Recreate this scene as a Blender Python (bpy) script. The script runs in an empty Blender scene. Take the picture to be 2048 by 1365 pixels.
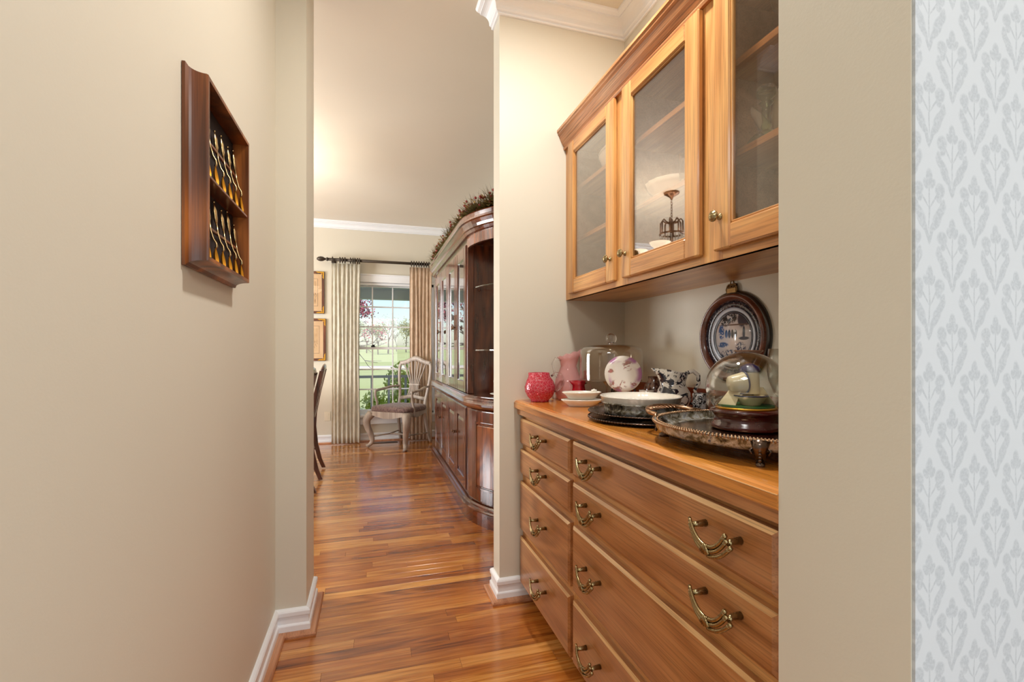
import bpy, math, random
from mathutils import Vector, Matrix, noise as mnoise
random.seed(7)
R = math.radians
col = bpy.context.scene.collection
sc = bpy.context.scene
# ------------------------------------------------------------------ camera, sky, lights, exposure
EYE = 1.13
cam_d = bpy.data.cameras.new('camera'); cam = bpy.data.objects.new('camera', cam_d); col.objects.link(cam)
cam_d.sensor_width = 36.0; cam_d.lens = 939.0/2048*36.0
cam_d.shift_y = (704-682.5)/2048
cam_d.clip_start = 0.02; cam_d.clip_end = 800
cam.location = (0, 0, EYE)
cam.rotation_euler = (R(90), 0, -math.atan((1024-742)/939.0))
sc.camera = cam
sc.view_settings.view_transform = 'Standard'; sc.view_settings.look = 'None'
sc.view_settings.gamma = 1.0; sc.view_settings.use_curve_mapping = False
sc.view_settings.exposure = 0.04
try:
    sc.cycles.use_denoising = True
    sc.cycles.caustics_reflective = False; sc.cycles.caustics_refractive = False
    sc.cycles.max_bounces = 12; sc.cycles.transparent_max_bounces = 24
    sc.cycles.sample_clamp_indirect = 6.0
except Exception: pass

world = bpy.data.worlds.new('world'); sc.world = world; world.use_nodes = True
wn = world.node_tree; bg = wn.nodes['Background']
sky = wn.nodes.new('ShaderNodeTexSky'); sky.sky_type = 'NISHITA'
sky.sun_disc = False; sky.sun_elevation = R(48); sky.sun_rotation = R(200); sky.air_density = 1.0; sky.dust_density = 1.2; sky.ozone_density = 1.0
wn.links.new(sky.outputs[0], bg.inputs[0]); bg.inputs[1].default_value = 0.19

def light(name, kind, loc, energy, color=(1,1,1), size=0.1, size_y=None, rot=(0,0,0), **kw):
    d = bpy.data.lights.new(name, kind); d.energy = energy; d.color = color
    if kind == 'AREA':
        d.size = size
        if size_y: d.shape = 'RECTANGLE'; d.size_y = size_y
    elif kind in ('POINT', 'SPOT'): d.shadow_soft_size = size
    for k, v in kw.items(): setattr(d, k, v)
    o = bpy.data.objects.new(name, d); o.location = loc; o.rotation_euler = rot; col.objects.link(o); return o
sun = light('sun', 'SUN', (0, 0, 20), 3.6, (1, .96, .9), rot=(R(40), 0, R(-20))); sun.data.angle = R(0.6)
# pantry ceiling lamp, dining window daylight; unseen kitchen lamps and daylight added as fill
light('pantry_lamp', 'AREA', (0.57, 1.22, 2.695), 25, (1, .975, .93), 0.15, shape='DISK')
light('kitchen_fill_lamp', 'AREA', (-1.15, -0.9, 2.66), 32, (1, .985, .955), .9, 0.7)  # soft fill lamp added behind the camera, fixture unseen
light('kitchen_fill_lamp', 'AREA', (1.45, -0.9, 2.66), 32, (1, .985, .955), .9, 0.7)  # matching fill lamp added on the other side
light('kitchen_back_fill', 'AREA', (0.6, -3.1, 1.5), 24, (.93, .97, 1.0), 2.2, 1.4, rot=(R(90), 0, 0))  # soft fill added as if from a kitchen window, none seen
light('dining_daylight', 'AREA', (-3.42, 4.2, 1.35), 200, (.95, .98, 1.0), 1.7, 1.6, rot=(R(90), 0, R(-90)))

# ------------------------------------------------------------------ mesh builder
class MB:
    def __init__(s): s.v = []; s.f = []; s.m = []; s.sm = []
    def add(s, vs, fs, mi=0, smooth=False):
        b = len(s.v); s.v += [tuple(v) for v in vs]
        for f in fs: s.f.append(tuple(b+i for i in f)); s.m.append(mi); s.sm.append(smooth)
        return s
    def box(s, lo, hi, c=0.0, mi=0):
        (x0,y0,z0),(x1,y1,z1) = lo, hi
        if x0>x1: x0,x1=x1,x0
        if y0>y1: y0,y1=y1,y0
        if z0>z1: z0,z1=z1,z0
        if c <= 0:
            vs = [(x,y,z) for x in (x0,x1) for y in (y0,y1) for z in (z0,z1)]
            return s.add(vs, [(0,1,3,2),(4,6,7,5),(0,4,5,1),(2,3,7,6),(0,2,6,4),(1,5,7,3)], mi)
        c = min(c, (x1-x0)*.49, (y1-y0)*.49, (z1-z0)*.49)
        vs = []; idx = {}
        L = (x0,y0,z0); H = (x1,y1,z1)
        for i in (0,1):
            for j in (0,1):
                for k in (0,1):
                    cr = [H[0] if i else L[0], H[1] if j else L[1], H[2] if k else L[2]]
                    ins = [-c if i else c, -c if j else c, -c if k else c]
                    for a in range(3):
                        p = [cr[q] + (0 if q == a else ins[q]) for q in range(3)]
                        idx[(i,j,k,a)] = len(vs); vs.append(p)
        fs = []
        for a in range(3):
            b, d = (a+1)%3, (a+2)%3
            for sgn in (0,1):
                q = []
                for (u,w) in ((0,0),(1,0),(1,1),(0,1)):
                    t = [0,0,0]; t[a]=sgn; t[b]=u; t[d]=w; q.append(idx[(t[0],t[1],t[2],a)])
                fs.append(q if sgn else q[::-1])
            for u in (0,1):
                for w in (0,1):   # edges parallel to axis a
                    t0=[0,0,0]; t0[b]=u; t0[d]=w; t1=list(t0); t1[a]=1
                    q=[idx[(*t0,b)], idx[(*t1,b)], idx[(*t1,d)], idx[(*t0,d)]]
                    fs.append(q if (u==w) else q[::-1])
        for i in (0,1):
            for j in (0,1):
                for k in (0,1):
                    q=[idx[(i,j,k,a)] for a in range(3)]
                    fs.append(q if (i+j+k)%2==1 else q[::-1])
        return s.add(vs, fs, mi)
    def lathe(s, prof, n=32, c=(0,0,0), mi=0, smooth=True, axis='z', sx=1, sy=1, wob=None, a0=0, a1=2*math.pi):
        full = abs(a1-a0-2*math.pi) < 1e-6; m = n if full else n+1
        vs = []; P = len(prof)
        for i in range(m):
            a = a0+(a1-a0)*i/n
            for (r,z) in prof:
                rr = r*(wob(a,z) if wob else 1)
                p = (rr*math.cos(a)*sx, rr*math.sin(a)*sy, z)
                if axis == 'x': p = (p[2], p[0], p[1])
                if axis == 'y': p = (p[0], p[2], p[1])
                vs.append((p[0]+c[0], p[1]+c[1], p[2]+c[2]))
        fs = []
        for i in range(n):
            j = (i+1)%m
            for k in range(P-1):
                f=[i*P+k, j*P+k, j*P+k+1, i*P+k+1]
                if prof[k][0] < 1e-7: f=[i*P, j*P+k+1, i*P+k+1] if k==0 else f
                elif prof[k+1][0] < 1e-7: f=[i*P+k, j*P+k, i*P+k+1]
                fs.append(f if axis != 'y' else f[::-1])
        return s.add(vs, fs, mi, smooth)
    def tube(s, pts, r, n=8, mi=0, closed=False, flat=1.0, caps=True):
        pts = [Vector(p) for p in pts]; m = len(pts)
        rs = r if isinstance(r, (list,tuple)) else [r]*m
        vs = []; up = None
        for i,p in enumerate(pts):
            a = pts[(i-1)%m] if (closed or i>0) else p; b = pts[(i+1)%m] if (closed or i<m-1) else p
            t = (b-a).normalized() if (b-a).length > 1e-9 else Vector((0,0,1))
            if up is None:
                up = Vector((0,0,1)) if abs(t.z) < .9 else Vector((1,0,0))
            u = (up - t*up.dot(t)); u = u.normalized() if u.length>1e-6 else t.orthogonal().normalized()
            up = u; w = t.cross(u)
            for k in range(n):
                an = 2*math.pi*k/n
                vs.append(p + u*(math.cos(an)*rs[i]) + w*(math.sin(an)*rs[i]*flat))
        fs = []
        for i in range(m if closed else m-1):
            j=(i+1)%m
            for k in range(n):
                l=(k+1)%n; fs.append((i*n+k, i*n+l, j*n+l, j*n+k)[::-1])
        if not closed and caps:
            fs.append(tuple(range(n))); fs.append(tuple(reversed([(m-1)*n+k for k in range(n)])))
        return s.add(vs, fs, mi, True)
    def prism(s, poly, z0, z1, mi=0, axis='z'):
        n=len(poly); vs=[]
        for z in (z0,z1):
            for (a,b) in poly:
                vs.append((a,b,z) if axis=='z' else ((z,a,b) if axis=='x' else (a,z,b)))
        fs=[tuple(range(n))[::-1], tuple(range(n,2*n))]
        for i in range(n): fs.append((i,(i+1)%n,n+(i+1)%n,n+i))
        if axis=='y': fs=[f[::-1] for f in fs]
        return s.add(vs, fs, mi)
    def sweep(s, prof, path, mi=0, closed=False, smooth=False):
        """prof: closed polygon of (outward, z); path: list of (x,y); outward = left of the direction"""
        m=len(path); P=len(prof); vs=[]
        for i in range(m):
            p=Vector(path[i]); 
            d1 = (p-Vector(path[i-1])).normalized() if (closed or i>0) else None
            d2 = (Vector(path[(i+1)%m])-p).normalized() if (closed or i<m-1) else None
            if d1 is None: d1=d2
            if d2 is None: d2=d1
            n1=Vector((-d1.y,d1.x)); n2=Vector((-d2.y,d2.x)); nn=(n1+n2)
            nn = nn/ max(1e-6, (1+n1.dot(n2)))
            for (o,z) in prof: vs.append((p.x+nn.x*o, p.y+nn.y*o, z))
        fs=[]
        for i in range(m if closed else m-1):
            j=(i+1)%m
            for k in range(P):
                l=(k+1)%P; fs.append((i*P+k, j*P+k, j*P+l, i*P+l))
        if not closed:
            fs.append(tuple(range(P))); fs.append(tuple(reversed([(m-1)*P+k for k in range(P)])))
        s.add(vs, fs, mi, smooth); return s
    def ball(s, c, r, n=12, mi=0, sz=1, sx=1, sy=1):
        k=max(4,n//2)
        return s.lathe([(math.sin(math.pi*i/k)*r, -math.cos(math.pi*i/k)*r*sz) for i in range(k+1)], n, c, mi, True, 'z', sx, sy)
    def xf(s, M):
        s.v=[tuple(M @ Vector(v)) for v in s.v]; return s
    def build(s, name, mats, parent=None, loc=(0,0,0), rot=None, w=False, recalc=True, bevel=0, auto=None):
        me = bpy.data.meshes.new(name); me.from_pydata(s.v, [], s.f)
        mats = mats if isinstance(mats, (list,tuple)) else [mats]
        for m in mats: me.materials.append(m)
        me.polygons.foreach_set('material_index', s.m); me.polygons.foreach_set('use_smooth', s.sm)
        me.update()
        if recalc:
            import bmesh
            b = bmesh.new(); b.from_mesh(me); bmesh.ops.remove_doubles(b, verts=b.verts, dist=1e-6); bmesh.ops.recalc_face_normals(b, faces=b.faces); b.to_mesh(me); b.free()
        o = bpy.data.objects.new(name, me); col.objects.link(o)
        return place(o, parent, loc, rot, w)

def wloc(o):
    v = Vector((0,0,0))
    while o is not None: v += o.location; o = o.parent
    return v
def place(o, parent, loc, rot, w):
    if parent is not None:
        o.parent = parent
        o.location = -wloc(parent) if w else loc
    else: o.location = loc
    if rot: o.rotation_euler = rot
    return o
def tag(o, label, cat, group=None):
    o['label'] = label; o['category'] = cat
    if group: o['group'] = group
    return o
def thing(name, label, cat, loc=(0,0,0), rz=0, group=None):
    o = bpy.data.objects.new(name, None); o.empty_display_size=.05; col.objects.link(o); o.location = loc; o.rotation_euler = (0,0,rz)
    return tag(o, label, cat, group)
def struct(o): o['kind'] = 'structure'; return o
def stuff(o): o['kind'] = 'stuff'; return o
def dup(root, loc, rz=None, label=None):
    r = root.copy(); col.objects.link(r); r.location = loc
    if rz is not None: r.rotation_euler = (0,0,rz)
    if label: r['label'] = label
    for ch in list(root.children):
        c = ch.copy(); col.objects.link(c); c.parent = r
        for g in list(ch.children):
            d = g.copy(); col.objects.link(d); d.parent = c
    return r

# ------------------------------------------------------------------ materials
def srgb(r,g,b):
    f=lambda c:(c/12.92 if c<=.04045 else ((c+.055)/1.055)**2.4)
    return (f(r/255),f(g/255),f(b/255),1)
class NT:
    def __init__(s, name, base=(.8,.8,.8,1), rough=.5, metal=0, **kw):
        s.m = bpy.data.materials.new(name); s.m.use_nodes=True; s.t=s.m.node_tree; s.b=s.t.nodes['Principled BSDF']
        s.set(base=base, rough=rough, metal=metal, **kw)
    K = dict(base='Base Color', rough='Roughness', metal='Metallic', trans='Transmission Weight', ior='IOR', coat='Coat Weight', coatr='Coat Roughness',
             spec='Specular IOR Level', sheen='Sheen Weight', alpha='Alpha', emit='Emission Color', emits='Emission Strength', normal='Normal', sss='Subsurface Weight')
    def set(s, **kw):
        for k,v in kw.items():
            i = s.b.inputs[s.K[k]]
            if hasattr(v,'links') or hasattr(v,'is_output'): s.t.links.new(v,i)
            else: i.default_value = v
        return s
    def n(s, typ, outs=0, props=None, **ins):
        nd = s.t.nodes.new(typ)
        for k,v in (props or {}).items(): setattr(nd,k,v)
        for k,v in ins.items():
            key = int(k[1:]) if k[0]=='i' and k[1:].isdigit() else k.replace('_',' ')
            i = nd.inputs[key]
            if hasattr(v,'is_output'): s.t.links.new(v,i)
            else: i.default_value=v
        return nd.outputs[outs]
    def math(s, op, a, b=0.0, c=0.0, clamp=False): return s.n('ShaderNodeMath', 0, dict(operation=op,use_clamp=clamp), i0=a, i1=b, i2=c)
    def mix(s, f, a, b, mode='MIX'):
        nd=s.t.nodes.new('ShaderNodeMix'); nd.data_type='RGBA'; nd.blend_type=mode
        for i,v in ((0,f),(6,a),(7,b)):
            if hasattr(v,'is_output'): s.t.links.new(v,nd.inputs[i])
            else: nd.inputs[i].default_value=v
        return nd.outputs[2]
    def ramp(s, f, stops, interp='LINEAR'):
        nd=s.t.nodes.new('ShaderNodeValToRGB'); nd.color_ramp.interpolation=interp; e=nd.color_ramp.elements
        while len(e)<len(stops): e.new(.5)
        for i,(p,c) in enumerate(stops): e[i].position=p; e[i].color=c if len(c)==4 else (*c,1)
        s.t.links.new(f,nd.inputs[0]); return nd.outputs[0]
    def coord(s, kind='Object'): return s.n('ShaderNodeTexCoord', {'Generated':0,'Normal':1,'UV':2,'Object':3}[kind])
    def map(s, v, scale=(1,1,1), loc=(0,0,0)): return s.n('ShaderNodeMapping', 0, None, Vector=v, Scale=scale, Location=loc)
    def noise(s, v, scale=5, detail=4, dist=0, rough=.5): return s.n('ShaderNodeTexNoise', 0, None, Vector=v, Scale=scale, Detail=detail, Distortion=dist, Roughness=rough)
    def bump(s, h, strength=.1, dist=.002):
        s.set(normal=s.n('ShaderNodeBump',0,None,Height=h,Strength=strength,Distance=dist)); return s
    def xyz(s, v):
        nd=s.t.nodes.new('ShaderNodeSeparateXYZ'); s.t.links.new(v,nd.inputs[0]); return nd.outputs
    def ell(s, p, q, cx, cy, rx, ry, soft=.25, rot=0):
        """soft ellipse mask"""
        a = s.math('SUBTRACT', p, cx); b = s.math('SUBTRACT', q, cy)
        if rot:
            c,sn = math.cos(rot), math.sin(rot)
            a2 = s.math('ADD', s.math('MULTIPLY', a, c), s.math('MULTIPLY', b, sn))
            b = s.math('SUBTRACT', s.math('MULTIPLY', b, c), s.math('MULTIPLY', a, sn)); a = a2
        a = s.math('POWER', s.math('ABSOLUTE', s.math('DIVIDE', a, rx)), 2.0); b = s.math('POWER', s.math('ABSOLUTE', s.math('DIVIDE', b, ry)), 2.0)
        d = s.math('ADD', a, b)
        return s.math('MULTIPLY', s.math('SUBTRACT', 1+soft, d), 1/(2*soft), clamp=True)

def wood(name, dark, mid, light_, axis=1, rough=.35, coat=0.0, cross=22, fig=7.0, pore=.30, along=1.0, seed=0.0, figw=.22, coatr=.12):
    w = NT(name, rough=rough)
    co = w.coord()
    s1=[cross]*3; s1[axis]=along; s2=[cross*13]*3; s2[axis]=5.0; s3=[2.6]*3; s3[axis]=.55
    n1 = w.noise(w.map(co,tuple(s1),(seed,seed*1.7,seed*.6)), 1.6, 6, .5, .6)
    n2 = w.noise(w.map(co,tuple(s2),(seed,0,seed)), 1.0, 3, 0, .6)
    n3 = w.noise(w.map(co,tuple(s3),(seed*2,seed,seed)), 1.5, 2, .2, .45)
    rings = w.math('ADD', w.math('MULTIPLY', w.math('SINE', w.math('MULTIPLY', n3, fig*2*math.pi)), .5), .5)
    f = w.math('ADD', w.math('MULTIPLY', n1, 1-figw), w.math('MULTIPLY', rings, figw))
    c = w.ramp(f, [(.2,dark),(.48,mid),(.74,light_)])
    pm = w.ramp(n2, [(.36,(1-pore,)*3),(.52,(1,1,1))])
    c = w.mix(1.0, c, pm, 'MULTIPLY')
    w.set(base=c, coat=coat, coatr=coatr)
    w.bump(n2, .06, .001)
    return w.m

def paint(name, c, rough=.55, bump=.12, sc_=220, var=.03):
    w = NT(name, rough=rough); co = w.coord()
    n = w.noise(co, sc_, 2); n2 = w.noise(co, 1.3, 2)
    a = tuple(x*(1-var) for x in c[:3])+(1,); b=tuple(min(1,x*(1+var)) for x in c[:3])+(1,)
    w.set(base=w.mix(n2, a, b)); w.bump(n, bump, .001); return w.m

M = {}
M['wall'] = paint('wall_paint', srgb(212,205,188), .5)
M['ceiling'] = paint('ceiling_paint', srgb(222,214,198), .45, .2, 90, .06)
M['white'] = paint('white_trim_paint', srgb(236,238,240), .28, .03, 60, .01)
M['oak_y'] = wood('oak_y', srgb(160,100,50), srgb(200,140,80), srgb(218,164,102), 1, .34, .25)
M['oak_z'] = wood('oak_z', srgb(166,106,54), srgb(206,148,86), srgb(222,170,106), 2, .34, .25, seed=3)
M['oak_x'] = wood('oak_x', srgb(150,92,44), srgb(190,128,72), srgb(212,156,96), 0, .34, .25, seed=5)
M['oak_dr'] = wood('oak_drawer', srgb(140,86,44), srgb(172,114,66), srgb(190,134,84), 1, .3, .35, seed=8, figw=.26)
M['oak_edge'] = wood('oak_edge', srgb(178,124,70), srgb(214,166,108), srgb(228,186,130), 1, .32, .3, seed=2)
M['oak_top'] = wood('oak_counter', srgb(160,92,32), srgb(200,124,46), srgb(218,148,68), 1, .22, .5, seed=11, figw=.15)
M['oak_in'] = wood('oak_inside', srgb(150,112,88), srgb(172,132,106), srgb(186,148,120), 1, .5, 0, seed=4)
M['walnut'] = wood('walnut', srgb(70,32,10), srgb(122,66,26), srgb(160,92,38), 2, .34, .12, cross=16, seed=6, figw=.4)
M['walnut_y'] = wood('walnut_y', srgb(60,26,10), srgb(104,52,22), srgb(140,76,34), 1, .3, .4, cross=16, seed=6)
M['mahog'] = wood('mahogany', srgb(44,16,7), srgb(86,38,16), srgb(122,60,28), 2, .22, .7, cross=16, seed=9, pore=.3)
M['mahog_y'] = wood('mahogany_y', srgb(46,18,8), srgb(88,40,18), srgb(122,62,30), 1, .2, .8, cross=16, seed=12, pore=.3)
M['mahog_burl'] = wood('mahogany_burl', srgb(70,28,10), srgb(112,54,22), srgb(146,78,36), 2, .2, .8, cross=9, seed=15, fig=13)
M['shoe'] = wood('shoe_wood', srgb(150,92,60), srgb(186,128,90), srgb(204,150,112), 1, .35, .2, seed=3)
M['limed'] = wood('limed_wood', srgb(140,126,114), srgb(172,158,146), srgb(190,178,166), 2, .45, .1, seed=3, pore=.15)
M['chair_dark'] = wood('chair_dark', srgb(44,22,14), srgb(78,42,30), srgb(104,62,48), 2, .22, .6, seed=3, pore=.2)
M['maroon'] = wood('maroon_wood', srgb(50,10,10), srgb(78,18,16), srgb(96,26,22), 0, .2, .7, seed=3, pore=.1)

def floor_mat():
    w = NT('floor_wood', rough=.2)
    pos = w.n('ShaderNodeNewGeometry', 0); at = w.n('ShaderNodeAttribute', 0, dict(attribute_name='tint'))
    r,g,b = w.xyz(at)
    off = w.n('ShaderNodeCombineXYZ',0,None, X=w.math('MULTIPLY',g,37.0), Y=w.math('MULTIPLY',b,11.0), Z=w.math('MULTIPLY',r,5.0))
    p = w.n('ShaderNodeVectorMath',0,dict(operation='ADD'), i0=pos, i1=off)
    n1 = w.noise(w.map(p,(1.1,30,30)),1.6,6,.4,.6); n2=w.noise(w.map(p,(6,170,170)),1.0,3); n3=w.noise(w.map(p,(.7,7,7)),1.4,2,.3,.4)
    rings = w.math('ADD', w.math('MULTIPLY', w.math('SINE', w.math('MULTIPLY', n3, 16*math.pi)), .5), .5)
    f = w.math('ADD', w.math('MULTIPLY',n1,.72), w.math('MULTIPLY',rings,.14))
    f = w.math('ADD', f, w.math('MULTIPLY', w.math('SUBTRACT', r, .34), .42))
    c = w.ramp(f, [(.14,srgb(116,60,20)),(.36,srgb(178,106,42)),(.54,srgb(204,134,58)),(.82,srgb(230,172,96))])
    red = w.mix(w.math('MULTIPLY', b, .35), c, w.mix(1.0, c, srgb(206,140,122), 'MULTIPLY'))
    c = w.mix(1.0, red, w.ramp(n2,[(.36,(.7,.66,.62)),(.52,(1,1,1))]), 'MULTIPLY')
    rg = w.math('ADD', w.math('MULTIPLY', w.noise(pos, 9, 3), .10), .15)
    w.set(base=c, rough=rg, coat=.8, coatr=.17); w.bump(n2,.04,.001)
    return w.m
M['floor'] = floor_mat()

def metal(name, c, rough, var=.3, sc_=60):
    w=NT(name, rough=rough, metal=1); n=w.noise(w.coord(), sc_, 4)
    w.set(base=w.mix(n, c, tuple(x*(1-var) for x in c[:3])+(1,)), rough=w.math('ADD', w.math('MULTIPLY', n, .2), max(.02,rough-.1)))
    return w.m
M['brass'] = metal('antique_brass', srgb(186,166,122), .26, .6, 90)
M['silver'] = metal('silver', srgb(216,190,140), .25)
M['gold'] = NT('gold', srgb(240,180,60), .34, .75).m
M['copperrim'] = metal('tarnished_rim', srgb(206,168,134), .3, .7, 160)
w=NT('tarnished_silver', metal=.5); nn=w.noise(w.coord(),34,5,1.2,.65); w.set(base=w.ramp(nn,[(.34,srgb(46,42,40)),(.46,srgb(120,112,90)),(.56,srgb(190,190,184)),(.68,srgb(84,90,108))]), rough=w.math('ADD',w.math('MULTIPLY',nn,.3),.10)); M['tarnish']=w.m
M['darkmetal'] = metal('dark_pewter', srgb(112,96,86), .26, .45, 30)
M['iron'] = NT('bronze_iron', srgb(70,60,50), .45, .5).m
M['black'] = NT('black_metal', srgb(22,20,20), .35, .3).m
M['bronze'] = metal('bronze', srgb(110,80,60), .35, .4)
M['dark_back'] = NT('dark_velvet', srgb(28,12,12), .8).m

def schlick(w, f0, mul=1.0, pw=5.0):
    fc=w.n('ShaderNodeLayerWeight',1,None,Blend=.5)
    return w.math('MULTIPLY', w.math('ADD', w.math('MULTIPLY', w.math('POWER', fc, pw), 1-f0), f0), mul, clamp=True)
def pane(name, tint=(1,1,1,1), refl=1.0, ior=1.45):
    w=NT(name); t=w.t; t.nodes.remove(w.b)
    fr=schlick(w,((ior-1)/(ior+1))**2)
    tr=w.n('ShaderNodeBsdfTransparent',0,None,Color=tint); gl=w.n('ShaderNodeBsdfGlossy',0,None,Color=(1,1,1,1),Roughness=0.0)
    mx=w.n('ShaderNodeMixShader',0,None,i0=w.math('MULTIPLY',fr,refl,clamp=True),i1=tr,i2=gl)
    t.links.new(mx, t.nodes['Material Output'].inputs[0]); return w.m
M['pane'] = pane('window_glass', (.97,.98,.98,1))
M['cabglass'] = pane('cabinet_glass', (.93,.88,.83,1), 2.3, 1.6)
M['hutchglass'] = pane('hutch_glass', (.8,.8,.78,1), 1.6, 1.6)
def glass(name, c, rough=0.0, thin=True, refl=1.2):
    """thin walled blown glass"""
    w=NT(name); t=w.t; t.nodes.remove(w.b)
    lw=w.n('ShaderNodeLayerWeight',1,None,Blend=.35)
    tint=w.mix(w.math('POWER',lw,1.5), c, tuple(x*x*.8 for x in c[:3])+(1,))
    tr=w.n('ShaderNodeBsdfTransparent',0,None,Color=tint); gl=w.n('ShaderNodeBsdfGlossy',0,None,Color=(1,1,1,1),Roughness=rough)
    fr=schlick(w,.05,1.0,3.2)
    mx=w.n('ShaderNodeMixShader',0,None,i0=w.math('MULTIPLY',fr,refl,clamp=True),i1=tr,i2=gl)
    t.links.new(mx, t.nodes['Material Output'].inputs[0]); return w
M['clear'] = glass('clear_glass', (.95,.96,.95,1)).m
M['woodreflect'] = glass('wood_reflection_glass', (.96,.93,.88,1)).m  # clear glass; amber of the refracted wood put into its tint
M['shelfglass'] = glass('shelf_glass', (.85,.9,.88,1)).m
def refr(name, c, rough=.02):
    w=NT(name, c, rough, trans=1.0, ior=1.45); return w
M['crystal'] = refr('crystal', (.96,.96,.95,1)).m
M['greenglass'] = glass('green_tinted_glass', (.80,.9,.68,1)).m
def tinted(name, c, amt, bumpy=0, rough=.08):
    w=NT(name, c, rough, spec=.8); t=w.t
    tr=w.n('ShaderNodeBsdfTransparent',0,None,Color=tuple(x**.45 for x in c[:3])+(1,))
    mx=w.n('ShaderNodeMixShader',0,None,i0=amt,i1=tr,i2=w.b.outputs[0]); t.links.new(mx,t.nodes['Material Output'].inputs[0])
    if bumpy:
        v=w.n('ShaderNodeTexVoronoi',0,dict(feature='DISTANCE_TO_EDGE'),Vector=w.coord(),Scale=bumpy)
        e=w.ramp(v,[(0,(1,1,1)),(.06,(0,0,0))])
        w.set(base=w.mix(e, c, srgb(244,176,180))); w.bump(v,.6,.004)
    return w.m
M['ruby'] = tinted('ruby_crackle_glass', srgb(216,70,88), .5, 75)
M['ruby2'] = tinted('ruby_glass', srgb(176,14,34), .7)
M['pink'] = tinted('pink_glass', srgb(240,196,192), .3)
M['porc'] = NT('porcelain', srgb(236,230,218), .16, spec=.6, coat=.4).m
M['cream'] = NT('cream_enamel', srgb(226,208,170), .25, coat=.3).m
M['navy'] = NT('navy_enamel', srgb(34,38,84), .25, coat=.3).m
M['green'] = NT('green_felt', srgb(20,84,32), .8).m
M['fruit'] = NT('cream_fruit', srgb(232,222,190), .4).m
M['shade'] = NT('lit_glass_shade', srgb(250,240,220), .3, emit=srgb(255,236,206), emits=3.0).m

def blue_white(name, scale=38, thr=.52, ink=srgb(24,26,44), base=srgb(228,222,212)):
    w=NT(name, rough=.15, coat=.5); co=w.coord()
    v=w.noise(co, scale, 2, 1.6, .5); e=w.ramp(v,[(thr-.03,base),(thr+.01,ink)])
    w.set(base=e); return w.m
M['flow'] = blue_white('flow_blue_pattern', 34, .53)
M['lace'] = blue_white('lace_pattern', 120, .5, srgb(16,16,20), srgb(200,196,196))
M['brownfloral'] = blue_white('brown_floral', 60, .5, srgb(70,34,24), srgb(120,80,60))
M['vasefloral'] = blue_white('vase_floral', 90, .55, srgb(150,100,100), srgb(226,216,204))

def plate_pattern():
    w=NT('painted_plate', rough=.14, coat=.5); co=w.coord(); x,y,z=w.xyz(co)
    base=srgb(234,226,214); n=w.noise(co,55,3,.8)
    # local plate frame: x across, z up (radius .071)
    rr=w.math('SQRT', w.math('ADD', w.math('POWER',w.math('ABSOLUTE',x),2.0), w.math('POWER',w.math('ABSOLUTE',z),2.0)))
    rim=w.math('MULTIPLY', w.math('SUBTRACT', rr, .045), 60, clamp=True)
    c=w.mix(0, base, base)
    ang=w.noise(w.map(co,(14,14,14)),1.6,1)
    pm=w.math('MULTIPLY', rim, w.ramp(ang,[(.46,(0,0,0)),(.56,(1,1,1))]))
    c=w.mix(pm, base, srgb(178,120,160))
    for (cx,cz,r1,r2) in ((.018,.034,.020,.020),(-.020,-.042,.032,.018),(.040,-.036,.012,.010),(-.048,.012,.012,.008)):
        m=w.math('MULTIPLY', w.ell(x,z,cx,cz,r1,r2,.5), w.ramp(n,[(.47,(0,0,0)),(.52,(1,1,1))]))
        c=w.mix(m, c, w.mix(w.noise(co,120,1), srgb(90,100,60), srgb(206,120,120)))
    w.set(base=c); return w.m
M['plate'] = plate_pattern()

def charger_rim():
    w=NT('dark_blue_rim', rough=.15, coat=.6); co=w.coord()
    v=w.n('ShaderNodeTexVoronoi',0,dict(feature='F1'),Vector=co,Scale=120.0)
    w.set(base=w.ramp(v,[(.25,srgb(96,84,84)),(.45,srgb(24,22,34))])); return w.m
M['bluerim'] = charger_rim()
def scene_center():
    # painted blue landscape of a porcelain plate: y across, z up
    w=NT('painted_landscape', rough=.14, coat=.6); co=w.coord(); x,y,z=w.xyz(co)
    c=w.mix(w.noise(co,14,2), srgb(206,206,214), srgb(222,200,180)); n=w.noise(co,90,3,1.0)
    def blob(c,cy,cz,ry,rz,colr,thr=.42,rot=0):
        m=w.math('MULTIPLY', w.ell(y,z,cy*1.18,cz*1.18,ry*1.15,rz*1.15,.3,rot), w.ramp(n,[(thr-.02,(0,0,0)),(thr+.04,(1,1,1))])); return w.mix(m,c,colr)
    c=blob(c,.012,.058,.030,.018,srgb(64,60,56),.46); c=blob(c,.030,.044,.018,.012,srgb(70,64,60),.46)
    c=blob(c,-.034,.050,.016,.022,srgb(80,78,88),.3); c=blob(c,-.052,.046,.012,.014,srgb(84,80,92),.3)
    c=blob(c,.0,.036,.060,.0022,srgb(120,100,90),.1)
    for i,k in enumerate((.026,.014,.002,-.010)): c=blob(c,k,.010,.0058,.013,(srgb(50,84,130),srgb(50,70,100),srgb(50,48,50),srgb(60,60,66))[i],.1)
    c=blob(c,.046,.016,.012,.022,srgb(70,100,150),.45); c=blob(c,-.042,.012,.005,.020,srgb(70,76,90),.1); c=blob(c,-.042,-.004,.020,.005,srgb(64,64,80),.2)
    c=blob(c,.040,-.022,.022,.008,srgb(70,96,140),.4); c=blob(c,-.030,-.030,.020,.016,srgb(80,80,100),.46); c=blob(c,.012,-.050,.040,.014,srgb(70,84,110),.48)
    w.set(base=c); return w.m
M['landscape'] = scene_center()

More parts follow.
